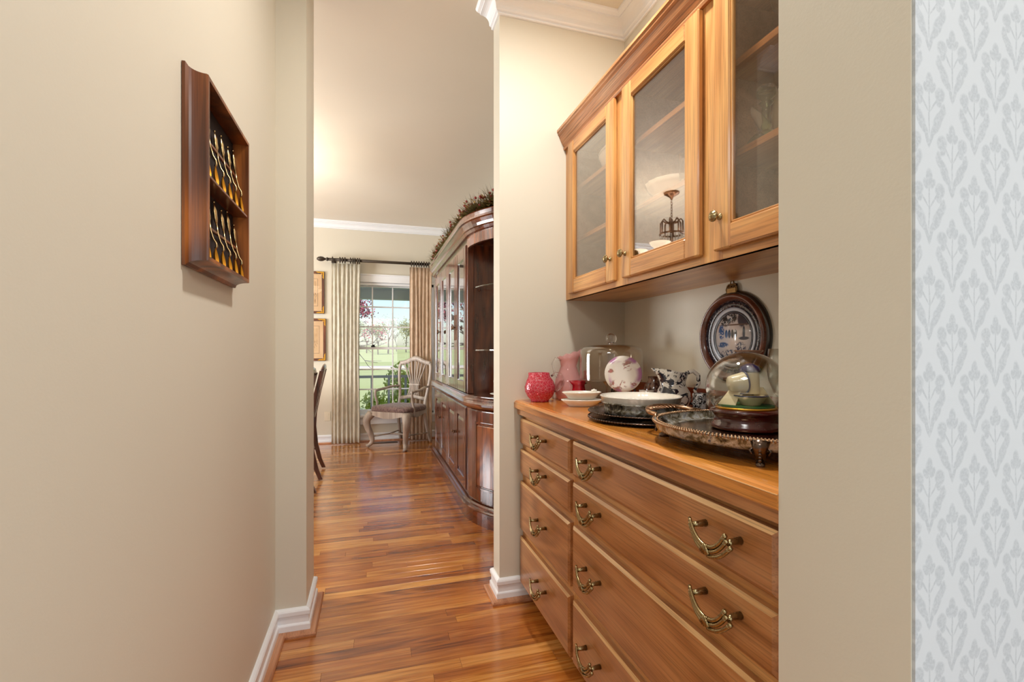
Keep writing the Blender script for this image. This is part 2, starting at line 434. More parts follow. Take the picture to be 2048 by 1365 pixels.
def fabric(name, c1, c2, transl=.0, sc_=26, axis_s=(1,1,.5)):
    w=NT(name, rough=.9, sheen=.2); co=w.coord(); n=w.noise(w.map(co,axis_s),sc_,5,.4)
    c=w.mix(w.ramp(n,[(.4,(0,0,0)),(.6,(1,1,1))]), c1, c2); w.set(base=c); w.bump(w.noise(co,400,2),.2,.001)
    if transl:
        tl=w.n('ShaderNodeBsdfTranslucent',0,None,Color=c); mx=w.n('ShaderNodeMixShader',0,None,i0=transl,i1=w.b.outputs[0],i2=tl)
        w.t.links.new(mx,w.t.nodes['Material Output'].inputs[0])
    return w.m
M['curtain'] = fabric('curtain_pale', srgb(222,216,200), srgb(234,229,214), .4)
M['curtain_lamplit'] = fabric('curtain_lamplit', srgb(214,186,158), srgb(226,202,176), .3)  # same fabric as the pale curtain, warm lamplight put into its colour
M['seatcloth'] = fabric('brocade', srgb(92,70,70), srgb(132,108,100), 0, 60)
M['mat'] = fabric('picture_mat', srgb(222,178,132), srgb(228,186,142), 0, 8)
M['frame_art'] = fabric('art_print', srgb(196,150,106), srgb(222,180,134), 0, 12)

def wallpaper():
    w=NT('damask_wallpaper', rough=.5); pos=w.n('ShaderNodeNewGeometry',0); x,y,z=w.xyz(pos)
    PW,PH=.082,.1185; n=w.noise(pos,260,3,.6); big=w.noise(pos,60,2)
    total=None
    wz=w.math('ADD', z, w.math('MULTIPLY', w.math('SUBTRACT', w.noise(pos,40,1), .5), .004))
    wx=w.math('ADD', x, w.math('MULTIPLY', w.math('SUBTRACT', w.noise(w.map(pos,(1,1,1),(3,1,2)),45,1), .5), .004))
    for k in (0,.5):
        p=w.math('SUBTRACT', w.math('FRACT', w.math('ADD', w.math('DIVIDE', wx, PW), 10+k)), .5)
        q=w.math('SUBTRACT', w.math('FRACT', w.math('ADD', w.math('DIVIDE', wz, PH), 10+k)), .5)
        p=w.math('MULTIPLY', w.math('ABSOLUTE', p), PW); q=w.math('MULTIPLY', q, PH)
        for (cx,cy,rx,ry,rot) in ((0,.040,.006,.011,0),(.006,.033,.004,.007,-.5),(.0185,.026,.0085,.0088,0),(.0165,.016,.005,.006,.3),(.009,.014,.0014,.013,-.6),(0,.004,.0014,.030,0),
                                  (.018,-.002,.0058,.015,-.75),(.023,.007,.0045,.009,-.3),(.012,-.015,.0052,.014,-.7),(.0045,-.027,.0028,.015,-.35)):
            e=w.ell(p,q,cx,cy,rx,ry,.35,rot)
            total = e if total is None else w.math('MAXIMUM', total, e)
    f=w.math('MULTIPLY', total, w.ramp(n,[(.30,(.35,)*3),(.6,(1,1,1))]))
    w.set(base=w.mix(f, srgb(198,202,206), srgb(177,182,187))); w.bump(w.noise(w.map(pos,(300,1,900)),1.0,2),.1,.0006); return w.m
M['paper'] = wallpaper()
M['grass'] = NT('grass').m
w=NT('lawn', rough=.9); p_=w.n('ShaderNodeNewGeometry',0); w.set(base=w.mix(w.noise(p_,.25,5), srgb(172,180,112), srgb(200,206,150))); M['grass']=w.m
M['road'] = NT('road', srgb(226,214,208), .9).m
M['leaf'] = NT('fresh_leaf', srgb(206,220,84), .6, trans=.0).m
w=NT('tree_leaf', rough=.8); w.set(base=w.mix(w.noise(w.n('ShaderNodeNewGeometry',0),.7,2), srgb(150,150,110), srgb(190,186,140))); M['treeleaf']=w.m
w=NT('blossom', rough=.7); nn=w.noise(w.n('ShaderNodeNewGeometry',0),14,1); w.set(base=w.ramp(nn,[(.40,srgb(80,56,70)),(.48,srgb(176,70,90)),(.6,srgb(214,110,124))])); M['blossom']=w.m
M['bark'] = NT('bark', srgb(110,100,92), .9).m
M['railgrey'] = NT('porch_rail_paint', srgb(178,178,180), .6).m
w=NT('pine', rough=.7); w.set(base=w.mix(w.noise(w.coord(),30,1), srgb(70,70,34), srgb(140,120,62))); M['pine']=w.m
M['berry'] = NT('berry', srgb(150,40,44), .35).m
M['goldleaf'] = NT('dried_leaf', srgb(186,150,90), .6).m
M['plastic'] = NT('ivory_plastic', srgb(222,212,190), .4).m
M['asphalt'] = NT('dark_underlay', srgb(60,30,12), .8).m

# ------------------------------------------------------------------ room shell
YO = 2.055            # plane of the opening between pantry and dining room
CEIL = 2.74
def boxobj(name, lo, hi, m, parent=None, c=0): return MB().box(lo,hi,c).build(name, m, parent)
ceiling = struct(boxobj('ceiling', (-3.6,-3.4,CEIL), (3.4,6.4,CEIL+.1), M['ceiling']))
# pantry side wall with the spoon rack (its nearer stretch stands 3 mm proud, as the seam shows)
wall_left = struct(MB().box((-.47,.774,0),(-.364,YO,CEIL)).box((-.47,.30,0),(-.3632,.774,CEIL)).build('wall_left', M['wall']))
wall_pl = struct(MB().box((-.47,YO,0),(-.25,2.31,CEIL)).box((-3.5,2.19,0),(-.47,2.31,CEIL)).build('wall_dining_left', M['wall']))
wall_pr = struct(MB().box((.558,YO,0),(1.30,YO+.105,CEIL)).build('wall_dining_right', M['wall']))
wall_b = struct(boxobj('wall_right', (1.196,.50,0),(1.30,YO,CEIL), M['wall']))
wall_j = struct(MB().box((.63,.408,0),(1.196,.602,CEIL)).box((1.196,.408,0),(3.3,.50,CEIL)).build('wall_jamb', M['wall']))
wp = MB().box((.632,.4045,.0),(3.3,.4078,CEIL)).build('wallpaper', M['paper'], wall_j)
wall_far = MB()
WX0,WX1,WZ0,WZ1 = -.245,.785,.335,2.005
wall_far.box((-3.5,6.2,0),(WX0,6.34,CEIL)).box((WX1,6.2,0),(1.44,6.34,CEIL)).box((WX0,6.2,0),(WX1,6.34,WZ0)).box((WX0,6.2,WZ1),(WX1,6.34,CEIL))
wall_far = struct(wall_far.build('wall_far', M['wall']))
struct(boxobj('wall_dining_side', (1.30,YO,0),(1.44,6.2,CEIL), M['wall']))
# dining room west wall with a window opening, kitchen walls
wd = MB().box((-3.6,2.31,0),(-3.5,3.35,CEIL)).box((-3.6,5.05,0),(-3.5,6.34,CEIL)).box((-3.6,3.35,0),(-3.5,5.05,.5)).box((-3.6,3.35,2.1),(-3.5,5.05,CEIL))
struct(wd.build('wall_dining_window_side', M['wall']))
kt = MB().box((-3.1,.30,0),(-.47,.40,CEIL)).box((-3.2,-3.3,0),(-3.1,.40,CEIL)).box((3.2,-3.3,0),(3.3,.41,CEIL))
kt.box((-3.1,-3.3,0),(-.5,-3.2,CEIL)).box((1.7,-3.3,0),(3.2,-3.2,CEIL)).box((-.5,-3.3,0),(1.7,-3.2,.8)).box((-.5,-3.3,2.2),(1.7,-3.2,CEIL))
struct(kt.build('wall_kitchen', NT('kitchen_paper', srgb(222,226,230), .6).m))  # unseen walls given a cool pale colour for cooler bounce light
struct(MB().box((-3.1,-3.2,-.02),(3.2,-.002,0)).build('floor_kitchen', NT('kitchen_bounce_tile', srgb(206,202,196), .4).m))  # unseen pale floor made up to bounce neutral light into the passage

# floor: every strip near enough to be told apart is a plank of its own
floor = struct(boxobj('floor', (-3.5,-3.3,-.10),(3.3,6.34,-.02), M['asphalt']))
PWD = .0572
def planks():
    far = MB(); fart = []; n_ind = 0
    def tintmesh(mb, tints, name, parent):
        o = mb.build(name, M['floor'], parent, recalc=False)
        a = o.data.color_attributes.new('tint','FLOAT_COLOR','POINT')
        for i,t in enumerate(tints): a.data[i].color=(*t,1)
        return o
    rows = int(6.2/PWD)
    for r in range(rows):
        y0=r*PWD; y1=y0+PWD-.0007
        x = -3.45+random.random()*.5
        prev=-3.5
        while prev < 3.3:
            L = random.choice((.35,.5,.7,.9,1.1,1.4))*random.uniform(.8,1.15)
            nx=min(3.3,prev+L)
            if r==0 or True:
                t=(random.random(),random.random(),random.random())
                mid=(prev+nx)/2; ymid=(y0+y1)/2
                pas = 1.1<ymid<2.1; din = 2.1<=ymid<3.75
                xl,xr = ((-.37,.66) if pas else (-.42,.75))
                if random.random()<.18: t=(t[0]*.25,t[1],t[2])
                if (pas or din) and nx>xl and prev<xr:
                    mb=MB().box((prev+.0004,y0,-.02),(nx-.0004,y1,0),.00025)
                    tintmesh(mb,[t]*len(mb.v),'plank',floor); n_ind+=1
                else:
                    b=len(far.v); far.box((prev+.0004,y0,-.02),(nx-.0004,y1,0),.0006 if ymid<6 else 0); fart.extend([t]*(len(far.v)-b))
            prev=nx
    stuff(tintmesh(far,fart,'plank_field',floor))
    return n_ind
NPL = planks()

# mouldings
CROWN = [(0,2.656),(.008,2.656),(.012,2.659),(.012,2.664),(.009,2.666),(.018,2.670),(.022,2.675),(.022,2.680)]+[(.022+.040*(1-math.cos(math.pi/2*i/7)),2.680+.036*math.sin(math.pi/2*i/7)) for i in range(1,8)]+[(.066,2.716),(.066,2.722),(.070,2.723),(.080,2.727),(.086,2.733),(.088,2.740),(0,2.74)]
BASE = [(0,0),(.014,0),(.016,.004),(.016,.038),(.014,.042),(.010,.046),(.010,.072),(.015,.078),(.0155,.092),(.012,.098),(.005,.103),(0,.104)]
BASE = [(o, z*1.0) for (o,z) in BASE]
SHOE = [(.016,0),(.040,0),(.040,.008),(.036,.014),(.026,.016),(.016,.017)]
def trim(name, prof, paths, m):
    b=MB()
    for p in paths: b.sweep(prof, p)
    return struct(b.build(name, m))
# path direction: outward is on its left hand
pierL = [(-.364,.774),(-.364,YO),(-.25,YO),(-.25,2.31),(-3.4,2.31)]
pierR = [(1.0,YO+.105),(.558,YO+.105),(.558,YO),(.70,YO)]
def rev(p): return p[::-1]
trim('baseboard_left', BASE, [rev([(-.3632,.30),(-.3632,.774)]), rev(pierL)], M['white'])
trim('baseboard_pier', BASE, [rev(pierR)], M['white'])
trim('trim_1', SHOE, [rev([(-.3632,.30),(-.3632,.774)]), rev(pierL)], M['shoe'])
trim('trim_2', SHOE, [rev(pierR)], M['shoe'])
trim('baseboard_far', BASE, [[(1.28,6.2),(-3.45,6.2)]], M['white'])
trim('trim_3', SHOE, [[(1.28,6.2),(-3.45,6.2)]], M['shoe'])
trim('trim_4', CROWN, [rev([(-.3632,.30),(-.3632,.774)]), rev(pierL[:3])], M['white'])
trim('trim_5', CROWN, [[(1.196,.602),(1.196,YO),(.558,YO),(.558,YO+.105)]], M['white'])
trim('trim_6', CROWN, [[(1.30,2.3),(1.30,6.2),(-3.45,6.2)]], M['white'])
trim('trim_7', CROWN, [[(.63,.602),(1.196,.602)]], M['white'])

# window_1 in the far wall
win = struct(MB().box((WX0-.085,6.172,WZ0-.02),(WX0,6.2,WZ1),.003).box((WX1,6.172,WZ0-.02),(WX1+.085,6.2,WZ1),.003)
   .box((WX0-.085,6.168,WZ1),(WX1+.085,6.2,WZ1+.10),.004).box((WX0-.10,6.158,WZ1+.085),(WX1+.10,6.2,WZ1+.103),.004).box((WX0-.0,6.180,WZ1-.0),(WX1,6.2,WZ1+.02),.003)
   .box((WX0-.11,6.13,WZ0-.028),(WX1+.11,6.25,WZ0),.005).box((WX0-.085,6.175,WZ0-.12),(WX1+.085,6.2,WZ0-.028),.003)
   .box((WX0,6.2,WZ0),(WX0+.022,6.34,WZ1)).box((WX1-.022,6.2,WZ0),(WX1,6.34,WZ1)).box((WX0,6.2,WZ1-.03),(WX1,6.34,WZ1)).box((WX0,6.2,WZ0),(WX1,6.34,WZ0+.02)).build('window_1', M['white']))
def sash(z0,z1,y,botr,topr):
    b=MB(); x0,x1=WX0+.022,WX1-.022
    b.box((x0,y,z0),(x0+.035,y+.03,z1),.002).box((x1-.035,y,z0),(x1,y+.03,z1),.002).box((x0,y,z0),(x1,y+.03,z0+botr),.002).box((x0,y,z1-topr),(x1,y+.03,z1),.002)
    s=b.build('sash', M['white'], win)
    gx=[x0+.035,.018,.27,.522,x1-.035]; gz0,gz1=z0+botr,z1-topr; hz=(gz1-gz0)/3
    for x in gx[1:4]: MB().box((x-.0085,y+.004,gz0),(x+.0085,y+.026,gz1),.003).build('muntin',M['white'],s)
    for i in (1,2): MB().box((x0+.03,y+.005,gz0+hz*i-.0085),(x1-.03,y+.025,gz0+hz*i+.0085),.003).build('muntin',M['white'],s)
    for i in range(4):
        for k in range(3):
            MB().box((gx[i],y+.013,gz0+hz*k),(gx[i+1],y+.016,gz0+hz*(k+1))).build('glass_pane',M['pane'],s)
sash(1.160,WZ1-.03,6.285,.034,.012); sash(WZ0+.02,1.190,6.25,.04,.03)
MB().box((.0,6.235,1.19),(.05,6.26,1.205),.003).lathe([(0,0),(.016,0),(.016,.02),(0,.02)],12,(.03,6.245,1.20)).build('sash_lock',M['black'],win)

# ------------------------------------------------------------------ butler's pantry: base drawers and counter
XF=.65; XB=1.196
def drawer(cab, y0,y1,z0,z1, handles):
    b=MB()
    b.box((XF,y0,z0),(XF+.019,y1,z1),0)
    d=MB(); c=.009
    vs=[(XF+.019,y0,z0),(XF+.019,y1,z0),(XF+.019,y1,z1),(XF+.019,y0,z1),(XF+.006,y0,z0),(XF+.006,y1,z0),(XF+.006,y1,z1),(XF+.006,y0,z1),
        (XF,y0+c,z0+c),(XF,y1-c,z0+c),(XF,y1-c,z1-c),(XF,y0+c,z1-c)]
    d.add(vs,[(0,1,2,3),(8,9,10,11)],0)
    d.add(vs,[(0,1,5,4),(1,2,6,5),(2,3,7,6),(3,0,4,7)],0)
    d.add(vs,[(4,5,9,8),(5,6,10,9),(7,4,8,11)],0); d.add(vs,[(6,7,11,10)],1)  # only the top bevel is paler oak, lit edge put into colour
    o=d.build('drawer',[M['oak_dr'],M['oak_edge']],cab,w=True)
    for hy in handles:
        h=HANDLE.copy(); col.objects.link(h); h.parent=o; h.location=Vector((XF,hy,(z0+z1)/2+.0))
    return o
def handle_mesh():
    b=MB()
    # local: x outward is -x, y along; far end +y, near end -y
    def pt(y,z,x): return (-x,y,z)
    for s in (-1,1): b.tube([pt(.047*s,.013,0),pt(.047*s,.013,.022),pt(.050*s,.012,.030)],[.0075,.0058,.006],10)
    for k,(dz) in enumerate((-.0058,.0,.0058)):
        # long upper strands from the far end dropping to the middle
        P=[]; 
        for i in range(13):
            t=i/12; y=.058-.062*t; z=.017+dz*1.1-.036*(math.sin(t*math.pi/2)); x=.030+.008*math.sin(t*math.pi*.8)
            P.append(pt(y,z+ (0 if k else 0),x))
        b.tube(P,[.0033+.0006*i/12 for i in range(13)],8)
        P=[]
        for i in range(11):
            t=i/10; y=-.004-.040*t-.007*(2-k)*t*.0-(.006*(k==0)+.0*k)*t-.004*(2-k)*t; z=-.019+dz*1.5+.034*(t**2.0); x=.037-.004*t
            P.append(pt(y,z,x))
        b.tube(P,[.0042]*10+[.0046],8); b.ball(P[-1],.0052,8)
    # fan at the middle
    for j in range(5):
        a=-.55+j*.27
        b.tube([pt(.001,-.006,.041),pt(.001-math.sin(a)*.020,-.006-math.cos(a)*.020,.040)],[.0016,.0038],6)
    return b.build('handle',M['brass'])
HANDLE=handle_mesh()
DZ=[(.712,.828),(.577,.688),(.322,.542),(.078,.290)]
cabL=thing('drawer_cabinet','oak drawer cabinet, narrow bank of four drawers next to the dining opening','cabinet',(.93,1.77,0))
cabR=thing('drawer_cabinet','wide oak drawer cabinet with two pulls per drawer, under the footed tray','cabinet',(.93,1.04,0))
def carcass(y0,y1,cab,stiles):
    b=MB().box((XF+.038,y0,.095),(XB,y1,.872),0)
    b.box((XF+.10,y0,0),(XB,y1,.095),0)
    b.build('carcass',M['oak_y'],cab,w=True)
    f=MB()
    for (a,c_) in stiles: f.box((XF+.019,a,.06),(XF+.038,c_,.872),.001,0)
    e=[.06,.073]; 
    for (z0,z1) in (( .060,.082),(.288,.325),(.540,.579),(.686,.715),(.826,.872)): f.box((XF+.0195,y0,z0),(XF+.038,y1,z1),.001,1)
    f.build('face_frame',[M['oak_z'],M['oak_y']],cab,w=True)
carcass(1.474,YO,cabL,[(1.474,1.492),(2.030,YO)]); carcass(.602,1.474,cabR,[(.602,.632),(1.456,1.474)])
for (z0,z1) in DZ:
    drawer(cabL,1.487,2.042,z0,z1,[1.752]); drawer(cabR,.626,1.461,z0,z1,[1.303,.752])
HANDLE.parent=None
bpy.data.objects.remove(HANDLE)
wt=thing('worktop','long honey oak worktop with a low backsplash, carrying the dishes','worktop',(.91,1.33,.872))
prof=[(.627,.876),(.627,.897),(.631,.904),(.638,.908),(.645,.909),(.650,.910),(XB,.910),(XB,.872),(.631,.872)]
MB().prism([(x,z) for x,z in prof],.602,YO,axis='y').build('top',M['oak_top'],wt,w=True)
MB().box((.6255,.602,.898),(.6285,YO,.8995),0).build('edge_band',M['oak_edge'],wt,w=True)
MB().box((.642,.602,.845),(.668,YO,.872),.002).build('under_moulding',M['oak_dr'],wt,w=True)
MB().box((1.178,.602,.910),(XB,YO,.992),.002).build('backsplash',wood('backsplash_wood',srgb(120,48,20),srgb(150,68,30),srgb(170,84,40),1,.25,.4,seed=5),wt,w=True)

# ------------------------------------------------------------------ wall cabinet with glass doors
UX=.865; UZ0,UZ1=1.373,2.085
wc=thing('wall_cabinet','oak wall cabinet with three glass doors above the worktop','cabinet',(1.03,1.33,UZ0))
b=MB().box((.885,.602,UZ0),(XB,YO,UZ0+.018),0,1).box((.885,.602,UZ1),(XB,YO,UZ1+.018),0,1)
b.box((.885,YO-.018,UZ0+.019),(XB,YO,UZ1-.001),0).box((.885,.602,UZ0+.019),(XB,.620,UZ1-.001),0).box((1.186,.62,UZ0+.019),(XB,YO-.018,UZ1-.001),0)
b.box((.903,1.053,UZ0+.019),(1.185,1.077,UZ1-.001),0).box((.903,1.530,UZ0+.019),(1.185,1.55,UZ1-.001),0)
b.build('case',[M['oak_in'],M['oak_y']],wc,w=True)
b=MB()
for (a,c_) in ((.602,.640),(1.020,1.110),(1.495,1.585),(1.975,YO)): b.box((.884,a,UZ0),(.902,c_,2.12),.001,0)
b.box((.8845,.602,UZ0),(.902,YO,1.418),.001,1).box((.8845,.602,2.06),(.902,YO,2.12),.001,1)
b.build('face_frame',[M['oak_z'],M['oak_y']],wc,w=True)
CP=[(.885,2.082),(.873,2.082),(.870,2.090),(.873,2.098),(.868,2.104),(.858,2.120),(.850,2.142),(.843,2.150),(.843,2.158),(.838,2.162),(.838,2.172),(.885,2.172)]
MB().prism(CP,.602,YO,axis='y').build('crown_moulding',wood('oak_crown',srgb(166,102,58),srgb(198,134,84),srgb(222,166,118),1,.35,.3,seed=21,pore=.5),wc,w=True)
def gdoor(y0,y1,ky):
    z0,z1=1.395,2.081; st=.060; rb=.061; rt=.054
    b=MB()
    for (a,c_) in ((y0,y0+st),(y1-st,y1)): b.box((UX,a,z0),(UX+.019,c_,z1),.004,0)
    b.box((UX+.0005,y0+st,z0),(UX+.0185,y1-st,z0+rb),.004,1).box((UX+.0005,y0+st,z1-rt),(UX+.0185,y1-st,z1),.004,1)
    # inner bead
    for (a,c_,e,f) in ((y0+st,y0+st+.006,z0+rb,z1-rt),(y1-st-.006,y1-st,z0+rb,z1-rt)): b.box((UX+.005,a,e),(UX+.017,c_,f),.002,0)
    b.box((UX+.005,y0+st,z0+rb),(UX+.017,y1-st,z0+rb+.006),.002,1).box((UX+.005,y0+st,z1-rt-.006),(UX+.017,y1-st,z1-rt),.002,1)
    d=b.build('door',[M['oak_z'],M['oak_y']],wc,w=True)
    MB().box((UX+.011,y0+st,z0+rb),(UX+.014,y1-st,z1-rt)).build('glass_pane',M['cabglass'],d)
    k=MB().lathe([(0,0),(.009,0),(.0085,.002),(.0045,.004),(.004,.012),(.007,.014),(.0135,.017),(.0150,.020),(.0135,.0235),(.0115,.0245),(.0105,.0265),(.006,.029),(0,.030)],20,(0,0,0),axis='x')
    for j in range(10):
        a=j*math.pi/5; k.ball((.0225,.0125*math.cos(a),.0125*math.sin(a)),.0024,6)
    k.v=[(-x,y,z) for x,y,z in k.v]
    k.build('knob',M['brass'],d,loc=(UX,ky,1.480)) 
    return d
gdoor(1.570,1.993,1.592); gdoor(1.094,1.511,1.484); gdoor(.617,1.037,1.010)
for z in (1.640,1.878):
    for (a,c_) in ((.62,1.053),(1.077,1.53),(1.55,YO-.018)): MB().box((.915,a,z),(1.186,c_,z+.018),.001).build('shelf',M['oak_y'],wc,w=True)

# ------------------------------------------------------------------ dishes in the wall cabinet
def lat(name,prof,m,loc,label,cat,group=None,n=36,wob=None,sx=1,sy=1):
    return tag(MB().lathe(prof,n,wob=wob,sx=sx,sy=sy).build(name,m,None,loc),label,cat,group)
def cup_prof(pts,t=.002):
    """outer (r,z) bottom to top -> closed thin shell"""
    inner=[(max(0,r-t),z+ (t if i==0 else 0)) for i,(r,z) in enumerate(pts)]
    return [(0,pts[0][1])]+pts+inner[::-1]+[(0,pts[0][1]+t)]
Z1,Z2,Z0=1.659,1.897,1.392
# tureen and crystal bowl behind the door nearest the opening
t=thing('soup_tureen','cream ceramic tureen with lid on upper shelf, behind the door nearest the dining room','tureen',(1.02,1.76,Z2))
MB().lathe(cup_prof([(.045,0),(.05,.008),(.085,.03),(.10,.06),(.098,.075)]),32,sy=1.2).build('body',M['porc'],t)
MB().lathe([(0,.075),(.10,.075),(.09,.092),(.05,.108),(.012,.113),(.010,.120),(.016,.128),(0,.134)],32,sy=1.2).build('lid',M['porc'],t)
lat('crystal_bowl',cup_prof([(.03,0),(.035,.006),(.07,.04),(.092,.085),(.096,.10)],.004),M['clear'],(1.02,1.76,Z1),'cut glass bowl on lower shelf, behind the door nearest the dining room','bowl',wob=lambda a,z:1+.03*math.cos(14*a))
lat('crystal_bowl',cup_prof([(.03,0),(.05,.02),(.07,.05),(.075,.06)],.004),M['clear'],(1.02,1.72,Z0),'low glass bowl on the cabinet bottom, behind the door nearest the dining room','bowl',wob=lambda a,z:1+.03*math.cos(14*a))
# middle door
lat('serving_bowl',cup_prof([(.04,0),(.06,.01),(.09,.035),(.10,.055)],.004),M['porc'],(1.01,1.40,Z1),'white floral serving bowl on the lower shelf behind the middle glass door','bowl',wob=lambda a,z:1+.02*math.cos(16*a))
lat('glass_tumbler',cup_prof([(.028,0),(.030,.01),(.033,.10)],.002),M['clear'],(.97,1.27,Z1),'plain glass tumbler on the lower shelf behind the middle glass door','glass')
lat('serving_bowl',cup_prof([(.04,0),(.06,.01),(.08,.05),(.085,.085)],.004),M['porc'],(1.02,1.15,Z1),'taller white floral bowl on the lower shelf behind the middle glass door','bowl',wob=lambda a,z:1+.02*math.cos(16*a))
# nearest door: white pitcher with spout, glass candlestick, covered dish, goblet
def spout_wob(dir_, amt, zlo, zhi, wdt=.5):
    def f(a,z):
        d=(a-dir_+math.pi)%(2*math.pi)-math.pi
        return 1+amt*math.exp(-(d/wdt)**2)*max(0,min(1,(z-zlo)/(zhi-zlo)))
    return f
t=thing('teapot','tall cream floral coffee pot with long spout, behind the glass door nearest the jamb','teapot',(1.06,.92,Z1))
MB().lathe([(0,0),(.055,0),(.058,.008),(.078,.04),(.085,.08),(.080,.13),(.062,.165),(.058,.17),(.05,.185),(.03,.195),(0,.198)],32).build('body',M['porc'],t)
MB().tube([(-.02,.075,.05),(-.03,.105,.08),(-.04,.125,.12),(-.05,.145,.15)],[.02,.016,.012,.009],10).build('spout',M['porc'],t)
MB().tube([(.02,-.07,.05),(.03,-.11,.08),(.03,-.11,.13),(.02,-.07,.15)],.007,8).build('handle',M['porc'],t)
t=thing('candlestick','clear glass candlestick with green tint in front of the coffee pot','candlestick',(.955,.95,Z1))
MB().lathe([(0,0),(.044,0),(.044,.004),(.034,.016),(.018,.024),(.010,.032),(.013,.04),(.009,.05),(.011,.075),(.009,.09),(.018,.098),(.009,.104),(.022,.115),(.024,.128),(.014,.132),(0,.13)],24).build('stem',M['greenglass'],t)
MB().lathe([(0,.128),(.019,.130),(.022,.135),(.019,.139),(0,.136)],24).build('rim',M['crystal'],t)
lat('covered_dish',[(0,0),(.05,0),(.07,.02),(.072,.03),(.06,.045),(.02,.058),(.012,.065),(.014,.072),(0,.078)],M['clear'],(.99,.86,Z0),'round lidded glass dish low behind the door nearest the jamb','dish')
lat('goblet',[(0,0),(.034,0),(.034,.003),(.006,.010),(.005,.07),(.025,.09),(.034,.125),(.033,.165),(.031,.165),(.032,.125),(.0,.085)],M['clear'],(.98,.92,Z2),'tall glass goblet on the upper shelf behind the door nearest the jamb','goblet')

# ------------------------------------------------------------------ things on the counter
CT=.910
# ruby crackle pitcher
def pitcher(loc,label,name,H,prof,m,mh,spd,spa,hpts,hr,n=40,slant=0,ruf=0,t=.0025):
    T=thing(name,label,'pitcher',loc)
    b=MB().lathe(cup_prof(prof,t),n,wob=spout_wob(spd,spa,H*.72,H,.38))
    if slant or ruf:
        vs=[]
        for (x,y,z) in b.v:
            k=max(0,(z/H-.72)/.28)
            a=math.atan2(y,x)
            vs.append((x,y,z+k*slant*(x*math.cos(spd)+y*math.sin(spd))+ruf*k*math.cos(9*a)))
        b.v=vs
    b.build('body',m,T); MB().tube(hpts,hr,10).build('handle',mh,T); return T
CDIR=math.atan2(.2877,.9577)   # camera right vector angle helper: right=(.9577,-.2877)
def rt(a,b): return (.9577*a+.2877*b, -.2877*a+.9577*b)   # a to the viewer's right, b away
def rp(a,b,z): x,y=rt(a,b); return (x,y,z)
spl=math.atan2(*rt(-1,0)[::-1])
pitcher((.716,1.955,CT),'small round crackled ruby glass pitcher at the end of the worktop','pitcher',.128,
  [(.038,0),(.042,.004),(.040,.008),(.055,.022),(.066,.045),(.068,.065),(.060,.090),(.046,.110),(.042,.128)],M['ruby'],M['crystal'],spl,.22,
  [rp(.050,0,.112),rp(.070,0,.126),rp(.092,0,.122),rp(.104,0,.098),rp(.098,0,.070),rp(.080,0,.052),rp(.064,0,.044)],.0042)
pitcher((.862,1.975,CT),'tall pale pink ruffled glass pitcher behind the ruby pitcher','pitcher',.215,
  [(.045,0),(.050,.006),(.062,.03),(.066,.06),(.060,.095),(.044,.13),(.036,.155),(.040,.185),(.052,.210)],M['pink'],M['crystal'],math.atan2(*rt(1,0)[::-1]),.35,
  [rp(-.034,0,.180),rp(-.060,0,.190),rp(-.072,0,.165),rp(-.064,0,.125),rp(-.048,0,.100)],.005,slant=.35,ruf=.004)
pitcher((.862,1.865,CT),'tiny deep red glass creamer between the pink pitcher and white dishes','pitcher',.094,
  [(.022,0),(.030,.012),(.034,.035),(.027,.062),(.025,.075),(.031,.094)],M['ruby2'],M['crystal'],spl,.4,
  [rp(.026,0,.082),rp(.046,0,.088),rp(.052,0,.066),rp(.044,0,.044),rp(.032,0,.036)],.0028)
# two white dishes stacked
def oval_dish(loc,label,name,prof,m,sx,sy,rz,cat='dish',n=40,wob=None,group=None):
    o=tag(MB().lathe(prof,n,sx=sx,sy=sy,wob=wob).build(name,m,None,loc,(0,0,rz)),label,cat,group); return o
az=math.atan2(-.2877,.9577)
oval_dish((.815,1.735,CT),'white oval dish, lower of the two stacked beside the ruby creamer','serving_dish',cup_prof([(.052,0),(.055,.004),(.074,.018),(.084,.026),(.083,.029)],.003),M['porc'],1,.62,az)
t=thing('serving_dish','white oval dish with a modelled flower, upper of the two stacked','dish',(.815,1.735,CT+.0295),az)
MB().lathe(cup_prof([(.050,0),(.056,.004),(.066,.016),(.080,.026),(.079,.029)],.003),40,sy=.62).build('bowl',M['porc'],t)
f=MB()
for k in range(6): a=k*math.pi/3; f.ball((.050+.007*math.cos(a),.007*math.sin(a),.033),.0055,8)
f.ball((.050,0,.037),.004,8); f.build('flower',M['porc'],t)
# cake stand with dome
t=thing('cake_stand','glass pedestal cake stand with tall clear dome and ball knob, in the corner','cake stand',(.983,1.80,CT))
MB().lathe([(0,0),(.070,0),(.070,.004),(.035,.014),(.022,.035),(.022,.075),(.04,.095),(.128,.098),(.130,.104),(.126,.106),(.03,.103),(0,.103)],48).build('pedestal',M['woodreflect'],t)
MB().lathe([(.128,.106),(.129,.150),(.129,.205),(.127,.222),(.118,.236),(.095,.245),(.05,.249),(.010,.250),(.010,.253),(.05,.252),(.096,.248),(.120,.239),(.130,.224),(.132,.205),(.132,.150),(.131,.106)],56).build('dome',M['woodreflect'],t)
MB().ball((0,0,.276),.023,24).lathe([(.012,.250),(.009,.256),(.012,.262)],16).build('knob',M['crystal'],t)
